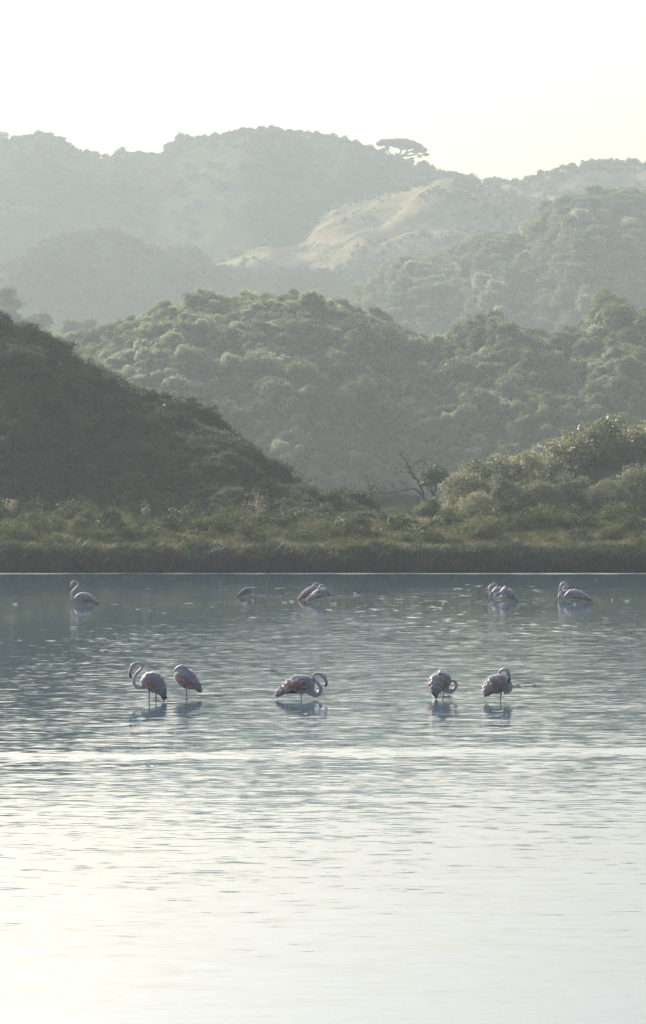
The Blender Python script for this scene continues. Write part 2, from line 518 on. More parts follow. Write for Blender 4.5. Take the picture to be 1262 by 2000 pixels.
def crown_leaves(lobes, n, leaf, rng, spread=1.3, shell=.8, wid=.5):
    r = np.array([l[3] for l in lobes])
    pick = rng.choice(len(lobes), size=int(n * 2.2), p=r ** 2 / (r ** 2).sum())
    d = rng.normal(size=(len(pick), 3)); d /= np.linalg.norm(d, axis=1, keepdims=True)
    d[:, 2] = np.where(d[:, 2] < -.35, -d[:, 2], d[:, 2])
    rad = r[pick] * (1 - shell * rng.random(len(pick)) ** 2.2 + .10 * rng.random(len(pick)) ** 3)
    Cn = np.array([l[:3] for l in lobes])
    scale = np.mean(r)
    K = rng.normal(size=(6, 3)) * 1.5 / scale
    ph = rng.random(6) * 6.28
    def ragged(X):                                   # hollows and tufts, so that no lobe stays a ball
        return sum(np.sin(X @ K[i] + ph[i]) for i in range(6)) / 2.45
    f0 = ragged(Cn[pick] + d * r[pick][:, None])
    rad = rad * (1 + .26 * np.clip(f0, -1.3, 1.6))
    C = Cn[pick] + d * rad[:, None]
    deep = (ragged(C * 1.9 + 3.1) < -.75) | (rng.random(len(C)) < .0)
    for j, l in enumerate(lobes):
        deep |= (np.linalg.norm(C - Cn[j], axis=1) < l[3] * .62) & (pick != j)
    keep = np.where(~deep & (C[:, 2] > .05))[0][:n]
    C, d = C[keep], d[keep]
    N = d + spread * rng.normal(size=d.shape) + np.array([0, 0, .35])
    L = leaf * (.6 + .8 * rng.random(len(C)))
    return leaf_quads(C, N, L, L * wid, rng)

def dome_lobes(w, h, k, rng, low=.25):
    lobes = [(0, 0, h * .45, min(w * .36, h * .5))]
    for i in range(k):
        a = 2 * math.pi * (i + rng.random() * .8) / k
        q = rng.random()
        rr = w * .5 * (.3 + .55 * rng.random())
        z = h * (low + .55 * q)
        rr *= 1 - .45 * q
        r = min(w * (.09 + .15 * rng.random() ** 1.5), h * .34)
        lobes.append((math.cos(a) * rr, math.sin(a) * rr, min(z, h - r * .8), r))
    return lobes

def stems_mesh(lobes, rng, thick, base=-.4):
    V, Q = [], []
    for l in lobes:
        p0 = Vector((l[0] * .12, l[1] * .12, base))
        p2 = Vector(l[:3])
        p1 = p0.lerp(p2, .45) + Vector((rng.normal() * .08, rng.normal() * .08, abs(l[2]) * .12))
        pts = catmull([tuple(p0), tuple(p1), tuple(p2)], 3)
        sweep(pts, [thick * (1 - .8 * i / (len(pts) - 1)) for i in range(len(pts))], 5, V=V, Q=Q)
    return V, Q

def plant_kind(w, h, lobes, n, leaf, mat, seed, thick=.07, low=.25, wid=.5, extra_twigs=0):
    """Crown mesh and stem mesh of one plant."""
    rng = np.random.default_rng(seed)
    lb = dome_lobes(w, h, lobes, rng, low)
    V, Q = crown_leaves(lb, n, leaf, rng, wid=wid)
    if extra_twigs:                            # loose sprays that stick out of the outline
        for _ in range(extra_twigs):
            l = lb[rng.integers(len(lb))]
            d = rng.normal(size=3); d[2] = abs(d[2]) + .6; d /= np.linalg.norm(d)
            k = 7
            s_ = np.linspace(.85, 1.28, k)[:, None]
            C = np.array(l[:3]) + d * l[3] * s_ + rng.normal(size=(k, 3)) * leaf * .35
            V2, Q2 = leaf_quads(C, rng.normal(size=(k, 3)), np.full(k, leaf * .9), np.full(k, leaf * .4), rng)
            Q = np.vstack([Q, Q2 + len(V)]); V = np.vstack([V, V2])
    crown = mesh_np('crown', V, Q, [mat])
    sv, sq = stems_mesh(lb[:6], rng, thick)
    sm = bpy.data.meshes.new('trunk')
    sm.from_pydata([tuple(v) for v in sv], [], sq)
    sm.materials.append(M['bark'])
    sm.update()
    return crown, sm

def both(kind, name):
    """One mesh with leaves and stems (for small plants that show no parts)."""
    c, s_ = kind
    bm = bmesh.new()
    bm.from_mesh(c)
    nf = len(bm.faces)
    bm.from_mesh(s_)
    bm.faces.ensure_lookup_table()
    for f in bm.faces[nf:]:
        f.material_index = 1
    me = bpy.data.meshes.new(name)
    bm.to_mesh(me)
    bm.free()
    me.materials.append(c.materials[0]); me.materials.append(s_.materials[0])
    return me

def tuft_mesh(n, h, spread, mat, seed, wid=.02, lean=.35):
    rng = np.random.default_rng(seed)
    V, Q = [], []
    for i in range(n):
        b = np.array([rng.normal() * spread, rng.normal() * spread, -.1])
        d = np.array([rng.normal() * lean, rng.normal() * lean, 1.0])
        hh = h * (.5 + .7 * rng.random())
        a = rng.random() * math.pi
        s_ = np.array([math.cos(a), math.sin(a), 0]) * wid * (.7 + .6 * rng.random())
        bend = np.array([d[0], d[1], 0]) * hh * .6
        m1 = b + d * hh * .55
        tip = b + d * hh + bend + np.array([0, 0, -.15 * hh])
        k = len(V)
        V += [b - s_, b + s_, m1 + s_ * .8, m1 - s_ * .8, tip + s_ * .15, tip - s_ * .15]
        Q += [(k, k + 1, k + 2, k + 3), (k + 3, k + 2, k + 4, k + 5)]
    return mesh_np('tuft', np.array(V), np.array(Q), [mat])

oaks = [plant_kind(4.6, 3.6, 17, 3300, .26, M['leaf_oak'], 20 + i, .1, extra_twigs=60) for i in range(4)]
pales = [plant_kind(4.2, 3.2, 17, 3300, .24, M['leaf_pale'], 40 + i, .1, extra_twigs=75) for i in range(3)]
trees_k = [plant_kind(6.4, 5.4, 19, 3600, .40, M['leaf_oak'], 60 + i, .16, low=.35, extra_twigs=50) for i in range(4)]
pale_trees = [plant_kind(6.0, 5.0, 19, 3600, .38, M['leaf_pale'], 70 + i, .16, low=.35, extra_twigs=60) for i in range(2)]
greys = [plant_kind(5.0, 4.2, 26, 5600, .17, M['leaf_grey'], 80 + i, .09, extra_twigs=190) for i in range(3)]
lows = [both(plant_kind(2.0, 1.25, 8, 1300, .12, M['leaf_low'], 100 + i, .03, extra_twigs=14), 'low_scrub') for i in range(4)]
shores = [both(plant_kind(1.9, 1.15, 9, 1900, .085, M['leaf_shore'], 120 + i, .03, extra_twigs=26), 'shore_shrub') for i in range(4)]
reeds = [tuft_mesh(46, .75, .22, M['reed'], 140 + i) for i in range(4)]
M['gold_reed'] = leaf_mat('gold_reed', (.09, .075, .026), (.15, .12, .045), (.22, .17, .075), trans=.5, pos_scale=1.5)  # brighter reed colour that stands for sun on the tufts
sunlit_reeds = [tuft_mesh(30, .7, .25, M['gold_reed'], 170 + i, wid=.014, lean=.45) for i in range(2)]
rushes = [tuft_mesh(60, .8, .22, M['shaded_rush'], 150 + i, lean=.2) for i in range(3)]
fars = [both(plant_kind(4.0, 2.3, 7, 260, .5, M['leaf_far'], 160 + i, .12), 'far_scrub') for i in range(4)]

def zone(px, t, cuts=(420, 840), rows=(.06, .4)):
    a = ('left end', 'middle', 'right end')[sum(px > c for c in cuts)]
    b = ('skyline', 'upper slope', 'lower slope')[sum(t > c for c in rows)]
    return '%s at the %s' % (b, a)

# ------------------------------------------------------------------ scattering
def stuff_scatter(name, meshes, pts, label, cat):
    """One object: copies of the meshes at points (x, y, z, yaw, scale, which)."""
    P = np.array(pts, float)
    me = bpy.data.meshes.new(name)
    me.vertices.add(len(P))
    me.vertices.foreach_set('co', P[:, :3].astype(np.float32).ravel())
    for an, ty, col in (('yaw', 'FLOAT', 3), ('size', 'FLOAT', 4), ('which', 'INT', 5)):
        a = me.attributes.new(an, ty, 'POINT')
        a.data.foreach_set('value', P[:, col].astype(np.int32 if ty == 'INT' else np.float32))
    o = bpy.data.objects.new(name, me)
    COL.objects.link(o)
    src = bpy.data.collections.new(name + '_kinds')
    for i, m_ in enumerate(meshes):
        src.objects.link(bpy.data.objects.new('%s_kind_%d' % (name, i), m_))
    ng = bpy.data.node_groups.new(name + '_nodes', 'GeometryNodeTree')
    ng.interface.new_socket('Geometry', in_out='INPUT', socket_type='NodeSocketGeometry')
    ng.interface.new_socket('Geometry', in_out='OUTPUT', socket_type='NodeSocketGeometry')
    gi, go = ng.nodes.new('NodeGroupInput'), ng.nodes.new('NodeGroupOutput')
    iop = ng.nodes.new('GeometryNodeInstanceOnPoints')
    ci = ng.nodes.new('GeometryNodeCollectionInfo')
    ci.inputs['Collection'].default_value = src
    ci.inputs['Separate Children'].default_value = True
    ci.inputs['Reset Children'].default_value = True
    def attr(n_, t):
        q = ng.nodes.new('GeometryNodeInputNamedAttribute')
        q.data_type = t
        q.inputs['Name'].default_value = n_
        return q.outputs['Attribute']
    cb = ng.nodes.new('ShaderNodeCombineXYZ')
    ng.links.new(attr('yaw', 'FLOAT'), cb.inputs[2])
    ng.links.new(gi.outputs[0], iop.inputs['Points'])
    ng.links.new(ci.outputs[0], iop.inputs['Instance'])
    iop.inputs['Pick Instance'].default_value = True
    ng.links.new(attr('which', 'INT'), iop.inputs['Instance Index'])
    ng.links.new(cb.outputs[0], iop.inputs['Rotation'])
    ng.links.new(attr('size', 'FLOAT'), iop.inputs['Scale'])
    ng.links.new(iop.outputs[0], go.inputs[0])
    md = o.modifiers.new('scatter', 'NODES')
    md.node_group = ng
    return tag(o, label, cat, kind='stuff')

def sample(hill, px0, px1, t0, t1, n, tpow=1.0):
    out = []
    for _ in range(n):
        px = random.uniform(px0, px1)
        t = t0 + (t1 - t0) * random.random() ** tpow
        out.append((hill.pos(px, t), px, t))
    return out

def spaced(cands, dist, most, need=None):
    """Greedy thinning: no two closer than dist."""
    cell, out = {}, []
    for p, px, t in cands:
        if need and not need(p, px, t):
            continue
        k = (int(p.x // dist), int(p.y // dist))
        if any((q - p).length < dist for i in (-1, 0, 1) for j in (-1, 0, 1) for q in cell.get((k[0] + i, k[1] + j), ())):
            continue
        cell.setdefault(k, []).append(p)
        out.append((p, px, t))
        if len(out) >= most:
            break
    return out

def inst(p, smin, smax, kinds, sink=.1):
    s_ = random.uniform(smin, smax)
    return (p.x, p.y, p.z - sink, random.uniform(0, 6.28), s_, random.randrange(kinds))

def place_tree(name, kind, p, sc, label, cat, group, sink=.2, yaw=None):
    """A plant that is a thing of its own, with its crown and trunk as parts."""
    r = bpy.data.objects.new(name, None)
    COL.objects.link(r)
    r.empty_display_size = .2
    r.location = (p.x, p.y, p.z - sink)
    r.rotation_euler = (0, 0, random.uniform(0, 6.28) if yaw is None else yaw)
    r.scale = (sc * random.uniform(.9, 1.12), sc * random.uniform(.9, 1.12), sc * random.uniform(.85, 1.15))
    tag(r, label, cat, group)
    for nm, me in (('crown', kind[0]), ('trunk', kind[1])):
        c = bpy.data.objects.new(nm, me)
        COL.objects.link(c)
        c.parent = r
    return r

def place_one(name, me, p, sc, label, cat, group, sink=.1):
    o = bpy.data.objects.new(name, me)
    COL.objects.link(o)
    o.location = (p.x, p.y, p.z - sink)
    o.rotation_euler = (0, 0, random.uniform(0, 6.28))
    o.scale = (sc * random.uniform(.9, 1.15), sc * random.uniform(.9, 1.15), sc * random.uniform(.8, 1.2))
    return tag(o, label, cat, group)

# far hill: scrub that reads as a rough skin
pts = [inst(p, .7, 1.5, 4, .3) for p, _, t in sample(far, -260, 1250, 0, .75, 1500, 1.3)]
pts += [inst(p, .45, 1.15, 4, .3) for p, _, t in sample(far, -260, 1250, -.02, .01, 420)]
stuff_scatter('far_scrub', fars, pts, 'grey scrub that roughens the farthest and highest hill', 'scrub')
pts = [inst(p, .4, 1.0, 4, .3) for p, px, t in sample(east, 930, 1400, 0, .9, 2600) if not (t > .30 and px < 1110 and noise.noise((p.x * .04, p.y * .04, 2)) > -.45) and noise.noise((p.x * .03, p.y * .03, 12)) > -.25]
stuff_scatter('east_scrub', fars, pts, 'green scrub on the round hill behind the tan saddle', 'scrub')
pts = [inst(p, .7, 1.5, 4, .3) for p, _, t in sample(farleft, -200, 330, -.02, .9, 600)]
stuff_scatter('dim_scrub', fars, pts, 'faint scrub on the hazy hill behind the left dune', 'scrub')
def tan_ok(p, px, t):
    v = noise.noise((p.x * .018, p.y * .018, 21)) + .4 * noise.noise((p.x * .06, p.y * .06, 3))
    return (v > .22 and px > 600) or v > .42 or (px > 880 and v > -.15) or (t > .62 and v > -.1) or (abs(t) < .05 and v > -.2 and px > 580)
pts = [inst(p, .35, .95, 4, .3) for p, px, t in sample(tan, 380, 1300, -.01, .95, 3600) if tan_ok(p, px, t)]
pts += [inst(p, .10, .3, 4, .1) for p, px, t in sample(tan, 380, 1300, 0, .95, 2200) if noise.noise((p.x * .05, p.y * .05, 9)) > -.1]
stuff_scatter('hill_scrub', fars, pts, 'patches of green scrub over the tan grass hill', 'scrub')
pts = [inst(p, .5, 1.15, 4, .3) for p, px, t in sample(low, -200, 850, -.02, .95, 3400) if noise.noise((p.x * .03, p.y * .03, 31)) > -.28]
stuff_scatter('dune_scrub', fars, pts, 'pale scrub covering the low rounded dune on the left', 'scrub')

# right ridge: trees
c = spaced(sample(right, 660, 1330, -.02, .8, 6000, .9), 5.4, 190)
for p, px, t in c:
    place_tree('tree', random.choice(trees_k if random.random() < .6 else pale_trees), p, random.uniform(.55, 1.15), 'leafy round tree of the steep right ridge, on its ' + zone(px, t, (900, 1090)), 'tree', 'trees of the right ridge, ' + zone(px, t, (900, 1090)), .4)
pts = [inst(p, .45, .9, 4, .4) for p, px, t in sample(right, 560, 1450, -.05, 1.0, 2600)]
stuff_scatter('ridge_wood', [both(k, 'wood') for k in trees_k], pts, 'undergrowth that fills the wood on the right ridge', 'undergrowth')
c = spaced(sample(gap, -60, 420, -.03, .8, 2500), 4.0, 70)
for p, px, t in c:
    place_tree('bushy_tree', random.choice(trees_k), p, random.uniform(.5, .9), 'bushy tree left of the middle ridge, ' + zone(px, t, (110, 230)), 'tree', 'trees in the gap on the left, ' + zone(px, t, (110, 230)), .4)

# middle ridge: a thicket of tall shrubs
c = spaced(sample(mid, 60, 1330, -.04, .8, 9000, .8), 2.7, 295)
for p, px, t in c:
    pale = noise.noise((px * .008, t * 2.5, 17)) + (.35 if px < 560 else -.15) - max(0, t - .35) * 1.1 + random.uniform(-.2, .2) > .1  # sun on the left part and shade lower down put into leaf colour
    k = random.choice(pales if pale else oaks)
    place_tree('tall_shrub', k, p, random.uniform(.5, 1.0) * (1.4 if random.random() < .1 else 1),
               ('pale' if pale else 'dark') + ' leafy shrub of the middle ridge, on its ' + zone(px, t),
               'shrub', ('pale' if pale else 'dark') + ' shrubs of the middle ridge, ' + zone(px, t), .3)
pts = [inst(p, .4, .8, 7, .3) for p, px, t in sample(mid, -100, 1450, -.05, 1.0, 3600)]
stuff_scatter('ridge_thicket', [both(k, 'thicket') for k in oaks + pales], pts, 'dense low growth that fills the thicket on the middle ridge', 'undergrowth')

# near hill: low dark scrub
c = spaced(sample(near, -40, 640, -.03, .3, 5000), 1.25, 150)
for p, px, t in c:
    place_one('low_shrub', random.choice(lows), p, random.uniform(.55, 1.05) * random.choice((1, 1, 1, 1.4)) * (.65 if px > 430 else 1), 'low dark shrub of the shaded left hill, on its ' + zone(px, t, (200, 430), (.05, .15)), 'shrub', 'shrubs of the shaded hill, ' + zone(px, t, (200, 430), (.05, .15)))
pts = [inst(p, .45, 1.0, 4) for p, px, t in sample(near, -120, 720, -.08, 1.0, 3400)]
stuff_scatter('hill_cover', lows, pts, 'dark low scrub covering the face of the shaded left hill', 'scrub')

# bank: reeds and low growth, with single shrubs on top
pts = []
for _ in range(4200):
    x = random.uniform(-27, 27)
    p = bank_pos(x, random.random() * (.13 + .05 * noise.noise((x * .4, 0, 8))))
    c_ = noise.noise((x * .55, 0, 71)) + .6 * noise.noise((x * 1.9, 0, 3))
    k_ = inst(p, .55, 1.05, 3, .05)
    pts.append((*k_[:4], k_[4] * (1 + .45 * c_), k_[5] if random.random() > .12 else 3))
stuff_scatter('rushes', rushes + reeds[:1], pts, 'green rushes, darkened with painted shade, on the steep front of the bank at the water', 'rushes')
pts = []
for _ in range(6500):
    x, u = random.uniform(-27, 27), .09 + .91 * random.random() ** 1.3
    p = bank_pos(x, u)
    pts.append(inst(p, .55, 1.15, 4, .05))
for _ in range(1100):                                 # fringe along the brow of the bank, sunlight put into its colour
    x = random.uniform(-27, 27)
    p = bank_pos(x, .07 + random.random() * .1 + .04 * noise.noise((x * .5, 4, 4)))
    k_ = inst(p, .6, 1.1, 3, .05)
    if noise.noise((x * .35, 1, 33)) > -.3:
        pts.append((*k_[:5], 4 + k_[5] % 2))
stuff_scatter('reeds', reeds + sunlit_reeds, pts, 'dense grassy reeds covering the bank along the water', 'reeds')
pts = []
for _ in range(1500):
    x, u = random.uniform(-27, 27), random.random()
    if noise.noise((x * .2, u * 6, 50)) < -.15 + (.2 if u < .2 else 0):
        continue
    p = bank_pos(x, u)
    pts.append(inst(p, .35, .75, 4, .1))
stuff_scatter('bank_growth', shores, pts, 'low green growth among the reeds on the bank', 'undergrowth')
def bank_zone(x, u):
    return '%s at the %s' % ('back of the bank' if u > .6 else 'front of the bank', ('left end', 'left of the middle', 'right of the middle', 'right end')[sum(x > c for c in (-8, 0, 8))])
got = []
tries = 0
while len(got) < 110 and tries < 6000:
    tries += 1
    x, u = random.uniform(-20, 20), random.uniform(.25, 1)
    if noise.noise((x * .13, u * 3, 77)) < -.12 or (-.5 < x < 6.2 and u > .5):
        continue
    p = bank_pos(x, u)
    if any((p - q).length < 1.15 for q in got):
        continue
    got.append(p)
    place_one('shore_shrub', random.choice(shores), p, random.uniform(.7, 1.3) * (1 + .5 * u * random.random()), 'low leafy shrub among the reeds, ' + bank_zone(x, u), 'shrub', 'shrubs of the bank, ' + bank_zone(x, u))


# ------------------------------------------------------------------ shrubs, dead wood and single trees that one can pick out
def trunk_tree(name, px, py, Y, paths, label, cat, mat, group=None, r0=.09):
    """Bare branches: each path a list of pixel points with a depth offset; the first is the trunk."""
    root = bpy.data.objects.new(name, None)
    COL.objects.link(root)
    base = at(px, py, Y)
    root.location = base
    tag(root, label, cat, group)
    for i, (rad, pth) in enumerate(paths):
        P = [tuple(at(a, b, Y + d) - base) for a, b, d in pth]
        P = catmull(P, 4)
        P = [Vector(p) + Vector((random.uniform(-1, 1), random.uniform(-1, 1), random.uniform(-1, 1))) * .03 for p in P]
        rad *= .85
        V, Q = sweep(P, [max(.014, rad * (1 - .85 * k / (len(P) - 1))) for k in range(len(P))], 6)
        rng_ = random.Random(hash((px, i)) & 0xffff)
        for _ in range(4 + int(len(P) * 1.1)):           # fine twigs along the branch
            k = rng_.randrange(len(P) // 3, len(P))
            d = Vector((rng_.gauss(0, 1), rng_.gauss(0, .8), rng_.gauss(.5, .8))).normalized() * rng_.uniform(.25, .7) * min(1, rad * 14)
            q0 = P[k]
            sweep([q0, q0 + d * .5 + Vector((0, 0, .04)), q0 + d], [max(.012, rad * .22), max(.01, rad * .16), .008], 4, V=V, Q=Q)
        mesh_obj('trunk' if i == 0 else 'branch', V, Q, [mat], root)
    return root

# the flat-topped pine on the skyline of the farthest hill
def umbrella_pine():
    Y = far.crest_y(785) + 4
    base = at(776, 322, Y)
    root = bpy.data.objects.new('pine_tree', None)
    COL.objects.link(root)
    root.location = base
    tag(root, 'lone flat-topped pine standing on the skyline of the farthest hill', 'tree')
    def P(px, py, d=0):
        return tuple(at(px, py, Y + d) - base)
    forks = [(1.0, [(776, 326, 0), (776, 314, 0), (779, 305, 0), (783, 297, 0)]),
             (.7, [(775, 313, 0), (768, 306, 1), (761, 299, 2), (752, 288, 2)]),
             (.65, [(778, 307, 0), (790, 302, -1), (802, 296, -2), (818, 291, -2)]),
             (.55, [(780, 303, 0), (784, 292, 2), (782, 284, 2)]),
             (.55, [(784, 304, 0), (798, 304, 1), (812, 302, 2), (826, 303, 2)]),
             (.45, [(768, 306, 1), (758, 302, -2), (745, 284, -3)]),
             (.45, [(790, 302, -1), (800, 288, -3), (808, 282, -3)])]
    for i, (r_, pth) in enumerate(forks):
        p = catmull([P(*q) for q in pth], 5)
        V, Q = sweep(p, [r_ * (1 - .7 * k / (len(p) - 1)) for k in range(len(p))], 6)
        mesh_obj('trunk' if i == 0 else 'limb', V, Q, [M['bark']], root)
    rng = np.random.default_rng(5)
    pads = [(742, 281, 8, 5), (750, 276, 10, 4.5), (762, 275, 11, 4), (776, 276, 13, 6), (790, 277, 14, 7), (803, 281, 13, 7), (815, 286, 12, 7), (826, 293, 9, 6), (770, 283, 9, 4), (796, 288, 12, 4), (812, 296, 9, 4),
            (832, 302, 7, 3), (820, 306, 5, 2), (756, 290, 6, 3), (748, 292, 4, 2), (806, 309, 4, 1.5), (786, 289, 8, 4), (768, 279, 10, 5), (800, 286, 12, 5), (776, 284, 12, 5), (790, 288, 9, 4), (757, 283, 8, 4)]
    V, Q = np.zeros((0, 3)), np.zeros((0, 4), int)
    for px, py, w_, h_ in pads:
        for dd in ((0,) if w_ < 7 else (-3.2, 0, 3.2)):
            c = np.array(P(px, py, dd))
            n = int(w_ * 75)
            d = rng.normal(size=(n, 3)); d /= np.linalg.norm(d, axis=1, keepdims=True)
            C = c + d * (rng.random((n, 1)) ** .4) * np.array([w_ * .19, w_ * .22, h_ * .19])
            v, q = leaf_quads(C, rng.normal(size=(n, 3)) + np.array([0, 0, .6]), np.full(n, .55), np.full(n, .3), rng)
            Q = np.vstack([Q, q + len(V)]); V = np.vstack([V, v])
    c = bpy.data.objects.new('crown', mesh_np('crown', V, Q, [M['leaf_oak']]))
    COL.objects.link(c)
    c.parent = root
umbrella_pine()
for px, k, sc_, lab in ((4, 0, 1.5, 'round tree at the left edge on the skyline of the farthest hill'), (236, 1, 1.3, 'small round tree alone in the dip of the farthest skyline'), (672, 2, .9, 'low round tree on the skyline left of the flat-topped pine')):
    place_tree('tree', oaks[k], far.pos(px, 0), sc_, lab, 'tree', None, .6)

# grey bushes on the right behind the bank
GB = [(905, 915, 286, 1.0, 'low end of the grey thicket, sunlit leafy bush next to the dead tree'), (955, 880, 289, 1.1, 'sunlit grey bush, second along the thicket from the dead tree'), (1010, 884, 290, 1.0, 'sunlit grey bush, third along the thicket from the dead tree'),
      (1060, 872, 293, 1.05, 'grey bush in the dip in the middle of the grey thicket'), (1105, 850, 295, 1.15, 'grey bush left of the tallest bush at the edge of the picture'), (1160, 832, 297, 1.25, 'tall grey bush, second highest of the thicket'),
      (1215, 812, 299, 1.35, 'tallest grey bush at the right end of the thicket'), (1275, 806, 300, 1.4, 'grey bush cut off by the right edge of the picture'), (985, 930, 283, .95, 'grey bush low in front of the second sunlit bush'),
      (1050, 925, 284, 1.0, 'shaded grey bush low in the middle of the thicket front'), (1120, 915, 286, 1.1, 'shaded grey bush below the tall pair'), (1190, 925, 283, 1.05, 'pale leafy bush at the foot of the tallest bush'), (1250, 910, 287, 1.2, 'grey bush low at the right edge'),
      (930, 950, 281, .7, 'small pale bush at the foot of the thicket nearest the dead tree'), (1340, 830, 302, 1.4, 'grey bush just past the right edge of the picture')]
for i, (px, py, Y, sc_, lab) in enumerate(GB):
    top = at(px, py, Y)
    h = min(4.4 * sc_, max(1.6, top.z - 2.4))
    p = Vector((top.x, top.y, top.z - h))
    place_tree('grey_bush', greys[i % 3], p, h / 4.2, lab, 'bush', 'bushes of the grey thicket on the right', 0)
    if p.z > 2.7:                                        # the tall ones grow on a rise: more bush below
        pass
mound = Hill([(820, 985), (880, 965), (950, 930), (1010, 915), (1060, 905), (1120, 885), (1180, 868), (1250, 850), (1330, 845), (1500, 870), (1800, 960), (1900, 990)], 302, 22, 40, .4, 2.3, 1.5, 2, .01, .5, .2, 12.2)
mound.build(820, 1900, 110, 24, M['scrub_soil'], 'rise under the grey thicket on the right')
db = [(850, 899, 300, .62, 'dark bush standing behind the dead tree, left of the grey thicket', oaks[0]), (838, 972, 262, .42, 'small dark bush in front of the dead tree on the edge of the grass', oaks[1]), (925, 996, 266, .3, 'dark low bush alone in the pale grass right of the dead tree', oaks[2])]
for px, py, Y, sc_, lab, k in db:
    top = at(px, py, Y)
    h = min(3.6 * sc_, max(.7, top.z - 2.4))
    place_tree('dark_bush', k, Vector((top.x, top.y, top.z - h)), h / 3.6, lab, 'bush', None, 0)

trunk_tree('dead_tree', 832, 992, 284, [(.10, [(834, 1000, 0), (826, 962, 0), (815, 938, 0), (803, 920, .3), (796, 906, .3), (786, 893, .4), (780, 888, .4)]),
    (.085, [(830, 975, 0), (810, 955, -.4), (785, 958, -.8), (760, 962, -.8), (738, 962, -1), (722, 957, -1)]),
    (.05, [(812, 936, 0), (800, 924, -.3), (782, 922, -.4), (768, 925, -.4)]), (.045, [(800, 916, .3), (812, 905, .5), (826, 900, .5), (834, 908, .5)]),
    (.045, [(772, 962, -.8), (768, 948, -.6), (756, 938, -.4)]), (.04, [(745, 962, -1), (735, 952, -1.2), (722, 950, -1.2)]), (.04, [(796, 957, -.6), (790, 945, -.9), (775, 940, -1)]), (.035, [(818, 942, 0), (826, 925, .4), (824, 908, .6)])],
    'dead tree with bare crooked branches leaning left before the hazy valley', 'dead tree', M['dead_wood'])
trunk_tree('dead_stump', 725, 985, 283, [(.06, [(726, 985, 0), (722, 965, 0), (719, 945, .1), (718, 932, .1)]), (.03, [(721, 958, 0), (727, 950, .1), (733, 946, .2)])], 'bare upright stub of a dead stem left of the dead tree', 'dead stem', M['dead_wood'])
trunk_tree('bare_shrub', 1240, 1008, 262, [(.05, [(1240, 1010, 0), (1240, 990, 0), (1238, 975, .1), (1242, 962, .1), (1246, 950, .2)]), (.04, [(1240, 988, 0), (1232, 976, -.2), (1226, 968, -.3)]), (.04, [(1239, 980, 0), (1250, 970, .3), (1258, 962, .3), (1262, 955, .4)]), (.03, [(1244, 975, 0), (1254, 978, .2), (1264, 974, .3)])],
    'leafless forked shrub on the bank at the right edge', 'dead shrub', M['dead_wood'])
trunk_tree('bare_sapling', 1217, 1010, 261, [(.045, [(1222, 1012, 0), (1217, 990, 0), (1212, 975, .1), (1209, 962, .1)]), (.025, [(1214, 982, 0), (1220, 972, .2)])], 'single bare stem left of the forked leafless shrub', 'dead stem', M['dead_wood'])
trunk_tree('leaning_stick', 1079, 1030, 258, [(.035, [(1077, 1033, 0), (1086, 1012, 0), (1098, 994, .2), (1104, 990, .2)]), (.02, [(1090, 1005, 0), (1087, 996, .1)])], 'thin bare stick leaning right out of the bank', 'dead stem', M['dead_wood'])
trunk_tree('driftwood', 1005, 1024, 256, [(.05, [(1012, 1024, 0), (1004, 1014, 0), (996, 1008, .1), (992, 998, .1)]), (.04, [(1004, 1014, 0), (1000, 1020, -.2), (992, 1021, -.3)]), (.03, [(999, 1010, 0), (1006, 1004, .2), (1012, 1002, .3)])], 'dark knotty dead branch lying on the bank in the middle of the right half', 'dead branch', M['dead_wood'])
trunk_tree('bare_sapling', 816, 1012, 264, [(.045, [(818, 1015, 0), (817, 990, 0), (813, 968, .1)]), (.02, [(816, 985, 0), (820, 976, .1)])], 'dark upright bare stem in front of the small dark bush', 'dead stem', M['dead_wood'])
trunk_tree('bare_sapling', 855, 1000, 266, [(.04, [(855, 1004, 0), (854, 985, 0), (855, 966, .1)])], 'short bare stem right of the small dark bush', 'dead stem', M['dead_wood'])
for j, (px, top, lab) in enumerate(((530, 905, 'wispy bare shrub nearest the brow at the foot of the shaded hill'), (556, 912, 'wispy bare shrub in the middle of the row down the hill foot'), (585, 925, 'wispy bare shrub third down the hill foot'), (610, 932, 'wispy bare shrub lowest on the hill foot by the mud edge'))):
    trunk_tree('wispy_shrub', px, top + 62, 318, [(.03, [(px, top + 62, 0), (px + 3, top + 30, 0), (px + 8, top, .2)]), (.025, [(px + 1, top + 45, 0), (px - 8, top + 22, .3), (px - 14, top + 6, .3)]), (.025, [(px + 2, top + 38, 0), (px + 14, top + 20, -.3), (px + 22, top + 10, -.3)]), (.02, [(px + 2, top + 50, 0), (px + 18, top + 36, .4), (px + 26, top + 24, .5)])],
               lab, 'dead shrub', M['dead_wood'], 'wispy shrubs along the foot of the shaded hill')
trunk_tree('bare_sapling', 12, 985, 262, [(.03, [(16, 990, 0), (11, 960, 0), (4, 935, .1), (1, 915, .1)]), (.025, [(14, 985, 0), (22, 955, .1), (27, 930, .2)])], 'pale thin stems standing at the left edge above the bank', 'dead stem', M['dead_wood'])

